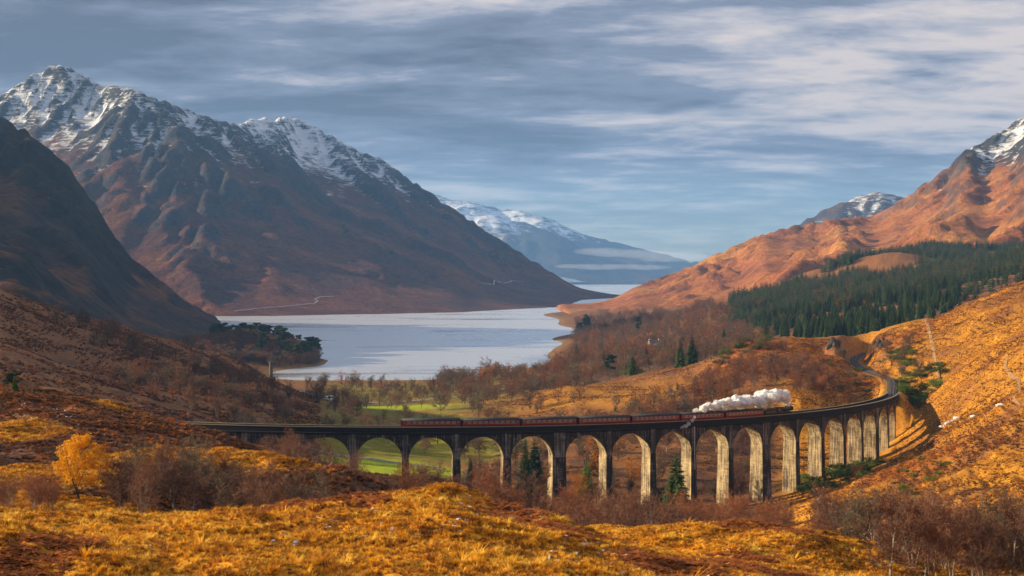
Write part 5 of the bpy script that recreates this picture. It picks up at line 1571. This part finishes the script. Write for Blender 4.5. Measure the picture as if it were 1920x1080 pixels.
# ------------------------------------------------------------------ steam
def steam_mat():
    m, nt = new_mat('steam')
    out = nd(nt, 'ShaderNodeOutputMaterial')
    d = nd(nt, 'ShaderNodeBsdfDiffuse'); d.inputs[0].default_value = (0.97, 0.97, 0.97, 1)
    t = nd(nt, 'ShaderNodeBsdfTranslucent'); t.inputs[0].default_value = (0.97, 0.97, 0.97, 1)
    mx = nd(nt, 'ShaderNodeMixShader'); mx.inputs[0].default_value = 0.35
    nt.links.new(d.outputs[0], mx.inputs[1]); nt.links.new(t.outputs[0], mx.inputs[2])
    nt.links.new(mx.outputs[0], out.inputs[0])
    return m
M_STEAM = steam_mat()
def thin_steam(name, dens):
    m, nt = new_mat(name)
    out = nd(nt, 'ShaderNodeOutputMaterial')
    v = nd(nt, 'ShaderNodeVolumePrincipled'); v.inputs['Color'].default_value = (0.98, 0.98, 0.98, 1); v.inputs['Density'].default_value = dens
    nt.links.new(v.outputs[0], out.inputs['Volume'])
    return m
from mathutils import noise as mnoise
def blob_mesh(name, balls, voxel, mat, amp=0.55, lam=1.6, seed=0):
    bm = bmesh.new()
    for c, r in balls:
        bmesh.ops.create_icosphere(bm, subdivisions=2, radius=r, matrix=Matrix.Translation(c) @ Matrix.Diagonal((1.15, 1.0, 0.95, 1)))
    me = bpy.data.meshes.new(name); bm.to_mesh(me); bm.free()
    tmp = bpy.data.objects.new('tmp', me); COL.objects.link(tmp)
    md = tmp.modifiers.new('r', 'REMESH'); md.mode = 'VOXEL'; md.voxel_size = voxel
    dg = bpy.context.evaluated_depsgraph_get()
    out = bpy.data.meshes.new_from_object(tmp.evaluated_get(dg))
    bpy.data.objects.remove(tmp, do_unlink=True)
    out.name = name
    off = Vector((seed * 7.3, seed * 3.1, 0))
    nrm = [v.normal.copy() for v in out.vertices]
    for v, n in zip(out.vertices, nrm):
        p = (v.co + off)
        k = 0.0; a = 1.0; f = 1 / lam
        for i in range(4):
            k += a * (0.55 - abs(mnoise.noise(p * f)) * 1.6); a *= 0.55; f *= 2.1
        v.co += n * amp * k
    out.materials.clear(); out.materials.append(mat)
    for p_ in out.polygons: p_.use_smooth = True
    return out
def build_steam():
    r = random.Random(5)
    path = [(1476,757,3),(1473,751,6),(1466,746,10),(1456,743,13),(1444,742,14),(1432,745,14),(1420,749,13),(1408,751,12),(1396,754,11),(1384,753,10),(1372,757,9),(1360,755,8),(1350,760,8),(1338,763,7),(1326,761,6),(1318,766,6),(1308,769,4),(1301,771,3)]
    balls = []
    for px, py, rad in path:
        s = s_of_px(min(px, 1478)); D = vp(s, VW / 2)[1]
        for k in range(15):
            q = r.uniform(0.16, 0.46) * rad
            a = r.uniform(0, 6.28); o = rad * r.uniform(0.1, 1.05)
            c = Vector(P(px + math.cos(a) * o * 1.1, py + math.sin(a) * o * 0.75, D))
            c.y += r.uniform(-1, 1) * rad / F * D * 0.6
            if abs(px - 1344) < 7 and r.random() < 0.6: continue
            balls.append((c, q * 1.32 / F * D))
    halo = [(c + rv(r) * q * 0.5, q * r.uniform(0.8, 1.45)) for c, q in balls]
    core = [(c, q * 0.92) for c, q in balls if 960 + F * c.x / c.y > 1312]
    me = blob_mesh('steam_plume', core, 0.2, M_STEAM, 0.6, 1.1)
    o = link(bpy.data.objects.new('steam_plume', me))
    tag(o, 'billowing white steam plume trailing back over the first carriages', 'steam')
    hv = link(bpy.data.objects.new('vapour', blob_mesh('vapour', halo, 0.3, thin_steam('steam_vapour', 0.6), 0.6, 1.2, 4)), o)
    # the low wisp beside the parapet
    balls = []
    for px, py, rad in [(1302,784,3),(1297,790,4),(1291,795,4.5),(1285,799,4),(1279,802,3)]:
        s = s_of_px(px); c = Vector(P(px, py, vp(s, 0)[1] - 1.5))
        for k in range(3): balls.append((c + rv(r) * 0.3, rad / F * c.y * r.uniform(0.5, 0.9)))
    o = link(bpy.data.objects.new('steam_wisp', blob_mesh('steam_wisp', balls, 0.2, thin_steam('thin_steam', 0.55), 0.35, 0.9, 2)))
    tag(o, 'thin wisp of steam hanging below the parapet', 'steam')
build_steam()

# ------------------------------------------------------------------ buildings and small things of the valley
M_STONE = simple_mat('grey_stone', (0.11, 0.10, 0.095), 0.9, 0.35, 1.2, bump=0.3)  # base colour darkened to stand for the shade on the monument
M_HARL = simple_mat('white_harling', (0.74, 0.73, 0.70), 0.85, 0.08, 3.0)
M_SLATE = simple_mat('slate_roof', (0.10, 0.105, 0.12), 0.7, 0.25, 3.0)
M_WINDOW = simple_mat('dark_window', (0.03, 0.035, 0.04), 0.1, 0.1, 1.0, spec=0.7)
M_WOODP = simple_mat('weathered_wood', (0.16, 0.13, 0.10), 0.9, 0.3, 4.0)
M_PAINTW = simple_mat('white_post_paint', (0.75, 0.75, 0.73), 0.6, 0.1, 2.0)
M_GRAVEL = simple_mat('pale_gravel', (0.46, 0.40, 0.34), 0.95, 0.25, 0.6)
M_ASPH = simple_mat('grey_road', (0.30, 0.29, 0.29), 0.9, 0.2, 0.5)
M_PATH = simple_mat('trodden_path', (0.30, 0.17, 0.075), 0.95, 0.3, 0.5)
M_TYRE = simple_mat('tyre_rubber', (0.02, 0.02, 0.02), 0.9, 0.1, 2.0)
M_CGLASS = simple_mat('car_glass', (0.03, 0.035, 0.04), 0.08, 0.1, 1.0, spec=0.8)
def at(px, D, dz=0.0):
    x = (px - 960) / F * D
    return (x, D, gz(x, D) + dz)
def monument():
    r = empty('monument', at(508, 1222))
    tag(r, 'tall grey stone monument column with a statue on top beside the loch', 'monument')
    b = MB(); b.lathe([(4.2, -1.5), (4.2, 2.6), (3.9, 2.7)], 8); b.build('enclosure_wall', [M_STONE], r)
    s = MB(); s.lathe([(2.3, 2.702), (2.2, 3.6), (1.75, 3.9), (1.62, 15.0)], 16); s.build('shaft', [M_STONE], r)
    c = MB(); c.lathe([(1.62, 15.0), (2.05, 15.4), (2.05, 16.5), (1.85, 16.5), (1.85, 15.9), (0.5, 15.9)], 16); c.build('parapet', [M_STONE], r)
    f = MB(); f.lathe([(0.34, 15.9), (0.30, 16.6), (0.42, 17.2), (0.46, 17.7), (0.16, 17.9), (0.20, 18.1), (0.19, 18.3), (0.05, 18.42)], 10); f.build('statue', [M_STONE], r, True)
monument()
def house(px, D, w, l, h, rz, label):
    r = empty('cottage', at(px, D, -0.3), rz)
    tag(r, label, 'house')
    b = MB(); b.box((0, 0, h / 2), (l, w, h))
    for x in (-l / 2 + 0.004, l / 2 - 0.004):
        b.add([(x, -w / 2, h), (x, w / 2, h), (x, 0, h + w * 0.42)], [(0, 1, 2)])
    b.build('wall', [M_HARL], r)
    f = MB(); e = 0.35; hh = h + w * 0.42
    for s in (-1, 1):
        f.add([(-l / 2 - e, s * (w / 2 + e), h - e * 0.84), (l / 2 + e, s * (w / 2 + e), h - e * 0.84), (l / 2 + e, 0, hh), (-l / 2 - e, 0, hh),
               (-l / 2 - e, s * (w / 2 + e), h - e * 0.84 + 0.2), (l / 2 + e, s * (w / 2 + e), h - e * 0.84 + 0.2), (l / 2 + e, 0, hh + 0.22), (-l / 2 - e, 0, hh + 0.22)],
              [(3, 2, 1, 0), (4, 5, 6, 7), (0, 1, 5, 4), (1, 2, 6, 5), (3, 0, 4, 7)])
    rf = f.build('roof', [M_SLATE], r)
    for x in (-l / 2 + 0.6, l / 2 - 0.6):
        c = MB(); c.box((x, 0, hh + 0.5), (0.7, 0.9, 1.5)); c.build('chimney', [M_HARL], rf)
    for x in (-l * 0.3, l * 0.3):
        for z in ((1.5, 4.0) if h > 4.5 else (1.5,)):
            g = MB(); g.box((x, -w / 2 - 0.02, z), (1.0, 0.1, 1.3)); wn = g.build('window', [M_WINDOW], r)
            sl = MB(); sl.box((x, -w / 2 - 0.08, z - 0.72), (1.2, 0.2, 0.1)); sl.build('sill', [M_STONE], wn)
    d = MB(); d.box((0, -w / 2 - 0.02, 1.05), (1.0, 0.1, 2.1)); d.build('door', [M_WOODP], r)
house(1226, 1440, 7, 12, 5.2, 0.35, 'small white cottage among the bare trees on the right shore')
house(1180, 1290, 6, 9, 3.2, -0.3, 'second, lower white cottage nearer the loch in the bare woods')
M_CARS = [simple_mat('car_paint_%s' % n, c, 0.3, 0.05, 1.0, spec=0.6) for n, c in (('white', (0.78, 0.78, 0.78)), ('silver', (0.45, 0.47, 0.5)), ('blue', (0.05, 0.09, 0.20)), ('dark', (0.04, 0.04, 0.045)))]
def car(px, D, rz, mat, label):
    r = empty('parked_car', at(px, D, 0.12), rz)
    tag(r, label, 'car', 'cars in the car park by the loch')
    b = MB()
    prof = [(-2.1, 0.35), (-2.15, 0.75), (-1.95, 0.95), (-1.2, 1.02), (0.7, 1.0), (1.7, 0.85), (2.1, 0.7), (2.12, 0.35)]
    n = len(prof)
    b.add([(x, y, z) for y in (-0.86, 0.86) for x, z in prof], [tuple(range(n)), tuple(range(2 * n - 1, n - 1, -1))] + [(i, n + i, n + (i + 1) % n, (i + 1) % n) for i in range(n)])
    b.build('body', [mat], r)
    c = MB(); c.add([(-1.7, -0.8, 1.0), (0.95, -0.8, 1.0), (0.95, 0.8, 1.0), (-1.7, 0.8, 1.0), (-1.25, -0.66, 1.46), (0.2, -0.66, 1.46), (0.2, 0.66, 1.46), (-1.25, 0.66, 1.46)],
                    [(0, 1, 5, 4), (1, 2, 6, 5), (2, 3, 7, 6), (3, 0, 4, 7)]); c.build('windows', [M_CGLASS], r)
    t = MB(); t.box((-0.52, 0, 1.48), (1.5, 1.34, 0.05)); t.build('roof', [mat], r)
    for x in (-1.3, 1.3):
        for y in (-0.8, 0.8):
            w = MB(); w.lathe([(0.32, -0.1), (0.32, 0.1)], 14, 'y', (x, y, 0.32)); w.build('wheel', [M_TYRE], r)
def pad(name, px0, px1, D0, D1, mat, n=14):
    mb = MB(); V = []; 
    for j in range(n + 1):
        D = D0 + (D1 - D0) * j / n
        for i in range(n + 1):
            px = px0 + (px1 - px0) * i / n
            x = (px - 960) / F * D
            V.append((x, D))
    z = ground_z(np.array([v[0] for v in V]), np.array([v[1] for v in V])) + 0.10
    mb.add([(a, b, c) for (a, b), c in zip(V, z)], [(j * (n + 1) + i, j * (n + 1) + i + 1, (j + 1) * (n + 1) + i + 1, (j + 1) * (n + 1) + i) for j in range(n) for i in range(n)])
    tag(mb.build(name, [mat]), kind='structure')
pad('car_park', 556, 628, 1000, 1050, M_ASPH)
for i, (px, D, rz, k, lb) in enumerate([(566, 1012, 0.1, 0, 'white car at the left end of the car park row'), (573, 1016, 0.2, 1, 'silver car second from the left in the car park row'), (580, 1011, 0.0, 0, 'white car in the middle of the car park row'), (586, 1018, 0.1, 2, 'dark blue car right of the middle in the car park row'), (604, 1014, 0.05, 1, 'silver car standing apart at the right of the car park'), (619, 1020, 0.3, 3, 'black car at the right end of the car park')]):
    car(px, D, rz, M_CARS[k], lb)
def goal():
    r = empty('football_goal', at(789, 527))
    tag(r, 'white football goal frame at the edge of the green pitch', 'goal')
    for x in (-1.6, 1.6):
        p = MB(); p.tube((x, 0, -0.3), (x, 0, 2.3), 0.06, 0.06, 8); p.build('post', [M_WOODP], r)
        b = MB(); b.tube((x, 0, 2.3), (x, 1.3, 0), 0.04, 0.04, 6); b.build('stay', [M_WOODP], r)
    c = MB(); c.tube((-1.66, 0, 2.3), (1.66, 0, 2.3), 0.06, 0.06, 8, 0, True); c.build('crossbar', [M_WOODP], r)
goal()
def drape(name, line, width, mat, lift, fn=None, kind='structure', sub=10):
    """a strip laid over the ground along (px, D) points"""
    pts = []
    for (a, b), (c, d) in zip(line[:-1], line[1:]):
        for t in np.linspace(0, 1, sub, endpoint=False):
            D = b + (d - b) * t; px = a + (c - a) * t
            pts.append(((px - 960) / F * D, D))
    mb = MB(); vs = []
    for i, p in enumerate(pts):
        q = pts[min(i + 1, len(pts) - 1)]; o = pts[max(i - 1, 0)]
        tx, ty = q[0] - o[0], q[1] - o[1]; l = math.hypot(tx, ty) + 1e-9
        nx, ny = -ty / l, tx / l
        for k in (-1, -0.33, 0.33, 1): vs.append((p[0] + nx * width / 2 * k, p[1] + ny * width / 2 * k))
    X = np.array([v[0] for v in vs]); Y = np.array([v[1] for v in vs])
    z = (ground_z(X, Y) if fn is None else fn(X, Y)) + lift
    mb.add([(a, b, c) for a, b, c in zip(X, Y, z)], [(4 * i + k, 4 * i + k + 1, 4 * i + 5 + k, 4 * i + 4 + k) for i in range(len(pts) - 1) for k in range(3)])
    o = mb.build(name, [mat]); tag(o, kind=kind)
    return o
def seen(px, py, fn, D0, D1, n=900):
    """distance at which the sight line through a pixel first meets a surface"""
    D = np.linspace(D0, D1, n); x = (px - 960) / F * D
    z = fn(x, D); k = np.argmax(HC - (py - Y0) / F * D <= z)
    return float(D[k]) if (HC - (py - Y0) / F * D <= z).any() else None
def trail(name, pix, width, mat, lift, fn, D0, D1):
    line = [(px, seen(px, py, fn, D0, D1)) for px, py in pix]
    line = [(a, b) for a, b in line if b]
    if len(line) > 1: drape(name, line, width, mat, lift, None if fn is ground_z else fn)
trail('footpath', [(1888,668),(1884,692),(1896,705),(1910,716),(1914,732),(1902,742),(1900,752),(1916,764)], 1.3, M_PATH, 0.25, ground_z, 350, 900)
drape('grass_track', [(1735, 900), (1740, 830), (1748, 770), (1756, 710), (1766, 655)], 1.5, M_PATH, 0.3)
drape('valley_road', [(640, 985), (720, 1000), (780, 1010), (850, 1020), (930, 1050), (1010, 1120)], 6.0, M_ASPH, 0.22)
def massif_z(X, Y):
    Xg, Yg, h = MASSIF
    fx = (X - Xg[0, 0]) / 13.0; fy = (Y - Yg[0, 0]) / 13.0
    ix = np.clip(fx.astype(int), 0, h.shape[1] - 2); iy = np.clip(fy.astype(int), 0, h.shape[0] - 2)
    u = np.clip(fx - ix, 0, 1); v = np.clip(fy - iy, 0, 1)
    return h[iy, ix] * (1 - u) * (1 - v) + h[iy, ix + 1] * u * (1 - v) + h[iy + 1, ix] * (1 - u) * v + h[iy + 1, ix + 1] * u * v
trail('shore_road', [(440,585),(480,580),(520,577),(560,573),(590,570),(596,566),(590,562),(600,558),(630,557)], 3.5, M_ASPH, 2.0, massif_z, 3050, 5000)
trail('hill_track', [(895,541),(915,534),(935,530),(960,527),(985,530)], 4.5, M_ASPH, 2.5, massif_z, 4300, 6200)
def stone_wall():
    line = [(566,592),(610,588),(650,584),(700,579),(750,572),(800,565),(835,559)]
    r = empty('stone_wall', at(566, 592)); tag(r, 'low pale dry-stone wall along the far side of the green pitch', 'wall')
    L0 = Vector(r.location); k = 0; rr = random.Random(8)
    mb = MB()
    for (a, b), (c, d) in zip(line[:-1], line[1:]):
        n = 12
        for i in range(n):
            t = (i + 0.5) / n; px = a + (c - a) * t; D = b + (d - b) * t
            p = Vector(at(px, D)) - L0
            ln = abs(c - a) / F * D / n
            mb.box((p.x, p.y, 0.45 + p.z), (ln * 1.02, rr.uniform(0.6, 0.8), rr.uniform(0.7, 1.0)), 0, rr.uniform(-0.12, 0.12), (0.96, 0.7))
    o = mb.build('stones', [M_GRAVEL], r); o['kind'] = 'stuff'
stone_wall()
def fence():
    r = empty('wire_fence', at(1738, 880)); tag(r, 'post and wire fence running straight up the right hillside', 'fence')
    L0 = Vector(r.location); pts = []
    line = [(1738, 900), (1743, 830), (1751, 770), (1759, 710), (1769, 655)]
    for (a, b), (c, d) in zip(line[:-1], line[1:]):
        for t in np.linspace(0, 1, 8, endpoint=False):
            pts.append(Vector(at(a + (c - a) * t, b + (d - b) * t)) - L0)
    for p in pts:
        m = MB(); m.box((p.x, p.y, p.z + 0.5), (0.16, 0.16, 1.5), 0, 0, (0.9, 0.9)); m.build('post', [M_WOODP], r)
    for h in (0.45, 0.8, 1.1):
        m = MB()
        for a, b in zip(pts[:-1], pts[1:]): m.tube(a + Vector((0, 0, h)), b + Vector((0, 0, h)), 0.015, 0.015, 3)
        m.build('wire', [M_PIPE], r)
fence()
def pole(px, D, h, label, cross=True):
    r = empty('utility_pole', at(px, D)); tag(r, label, 'pole')
    m = MB(); m.tube((0, 0, -0.5), (0, 0, h), 0.14, 0.10, 8, 0, True); m.build('post', [M_WOODP], r)
    if cross:
        c = MB(); c.box((0, 0, h - 0.5), (1.4, 0.12, 0.12)); c.build('crossarm', [M_WOODP], r)
pole(1298, 722, 17, 'tall thin dark pole behind the train left of the steam', False)
pole(1842, 300, 3.6, 'short wooden post on the lower right hillside', False)
pole(1664, 398, 5.0, 'left of two wooden poles in the hollow below the right hillside')
pole(1674, 400, 5.0, 'right of two wooden poles in the hollow below the right hillside')
def rock(seed, size):
    bm = bmesh.new(); bmesh.ops.create_icosphere(bm, subdivisions=3, radius=1.0)
    for v in bm.verts:
        p = v.co * 1.3 + Vector((seed * 5.1, seed * 2.7, 0))
        n = mnoise.noise(p) * 0.5 + mnoise.noise(p * 2.3) * 0.25 + mnoise.noise(p * 5) * 0.1
        v.co = v.co * (1 + n); v.co.x *= size[0]; v.co.y *= size[1]; v.co.z *= size[2]
    me = bpy.data.meshes.new('rock'); bm.to_mesh(me); bm.free()
    return me
def rocks(spots_, sizes, mat, name, labels, cat, group, sink):
    for i, (px, D) in enumerate(spots_):
        me = rock(i + len(name), sizes[i % len(sizes)]); me.materials.append(mat)
        o = bpy.data.objects.new(name, me); link(o)
        o.location = at(px, D, sink); o.rotation_euler = (0, 0, i * 1.7)
        tag(o, labels(i), cat, group)
M_CRAG = simple_mat('dark_crag', (0.062, 0.052, 0.042), 0.9, 0.5, 0.7, bump=0.6)
M_SNOWROCK = simple_mat('snow_dusted_rock', (0.55, 0.55, 0.57), 0.9, 0.6, 1.1, bump=0.4)
ORD = ['lowest', 'second', 'third', 'fourth', 'fifth', 'sixth', 'seventh', 'eighth', 'ninth', 'tenth']
rocks([(1652, 838), (1646, 850), (1641, 862), (1648, 872), (1657, 868), (1662, 850), (1667, 838), (1640, 878)], [(2.4, 2.2, 3.4), (1.8, 1.8, 2.8), (1.7, 1.6, 3.2)], M_CRAG, 'rock_outcrop', lambda i: '%s grey crag of the rock face right of the railway cutting' % ORD[i], 'rock', 'crags of the cutting', -0.9)
rocks([(1561, 838), (1567, 842), (1573, 848)], [(3.6, 3.2, 4.2), (3.0, 2.8, 3.6)], M_CRAG, 'rock_outcrop', lambda i: '%s part of the dark rock knoll left of the railway cutting' % ['left', 'middle', 'right'][i], 'rock', 'rock knoll', -1.4)
rocks([(1768, 572), (1776, 570), (1785, 566), (1794, 563), (1826, 530), (1876, 512)], [(1.6, 1.1, 0.7), (1.1, 1.3, 0.6), (2.0, 1.0, 0.6)], M_SNOWROCK, 'boulder', lambda i: '%s snow-dusted boulder, counted from the left on the right hillside' % ['first', 'second', 'third', 'fourth', 'fifth', 'sixth'][i], 'boulder', 'snowy boulders', 0.3)

# ------------------------------------------------------------------ low mist over the far loch and on the slopes
def mist(px, py, D, hw, hh, depth, dens, label, n=5, tilt=0.0, seed=1):
    r = random.Random(seed)
    m = thin_steam('mist_air', dens)
    bm = bmesh.new()
    for k in range(n):
        c = Vector(P(px + hw * (2 * (k + 0.5) / n - 1) * 0.8, py - tilt * (2 * (k + 0.5) / n - 1) + r.uniform(-0.3, 0.3) * hh, D))
        bmesh.ops.create_uvsphere(bm, u_segments=20, v_segments=12, radius=1.0, matrix=Matrix.Translation(c) @ Matrix.Diagonal((hw / F * D * r.uniform(0.35, 0.6), depth, hh / F * D * r.uniform(0.7, 1.1), 1)))
    me = bpy.data.meshes.new('mist_bank'); bm.to_mesh(me); bm.free()
    tmp = bpy.data.objects.new('tmp', me); COL.objects.link(tmp)
    md = tmp.modifiers.new('r', 'REMESH'); md.mode = 'VOXEL'; md.voxel_size = hh / F * D * 0.3
    out = bpy.data.meshes.new_from_object(tmp.evaluated_get(bpy.context.evaluated_depsgraph_get()))
    bpy.data.objects.remove(tmp, do_unlink=True)
    out.materials.clear(); out.materials.append(m)
    o = link(bpy.data.objects.new('mist_bank', out))
    tag(o, label, 'mist', kind='stuff')
mist(1200, 478, 12600, 110, 9, 260, 0.0004, 'white mist bank lying before the far snowy range', 6, -6, 3)
mist(1140, 500, 12400, 100, 5, 240, 0.0004, 'lower thin streak of mist over the far loch', 6, 0, 4)
# ------------------------------------------------------------------ air
def build_haze():
    m, nt = new_mat('haze_air')
    out = nd(nt, 'ShaderNodeOutputMaterial')
    v = nd(nt, 'ShaderNodeVolumePrincipled')
    v.inputs['Color'].default_value = (0.24, 0.52, 1.0, 1)
    v.inputs['Density'].default_value = 4.0e-5
    v.inputs['Anisotropy'].default_value = 0.1
    nt.links.new(v.outputs[0], out.inputs['Volume'])
    mb = MB()
    mb.box((0, 9000, 590), (16000, 19600, 1216))
    o = mb.build('haze', m)
    tag(o, 'pale blue air haze filling the glen', 'haze', kind='stuff')
build_haze()
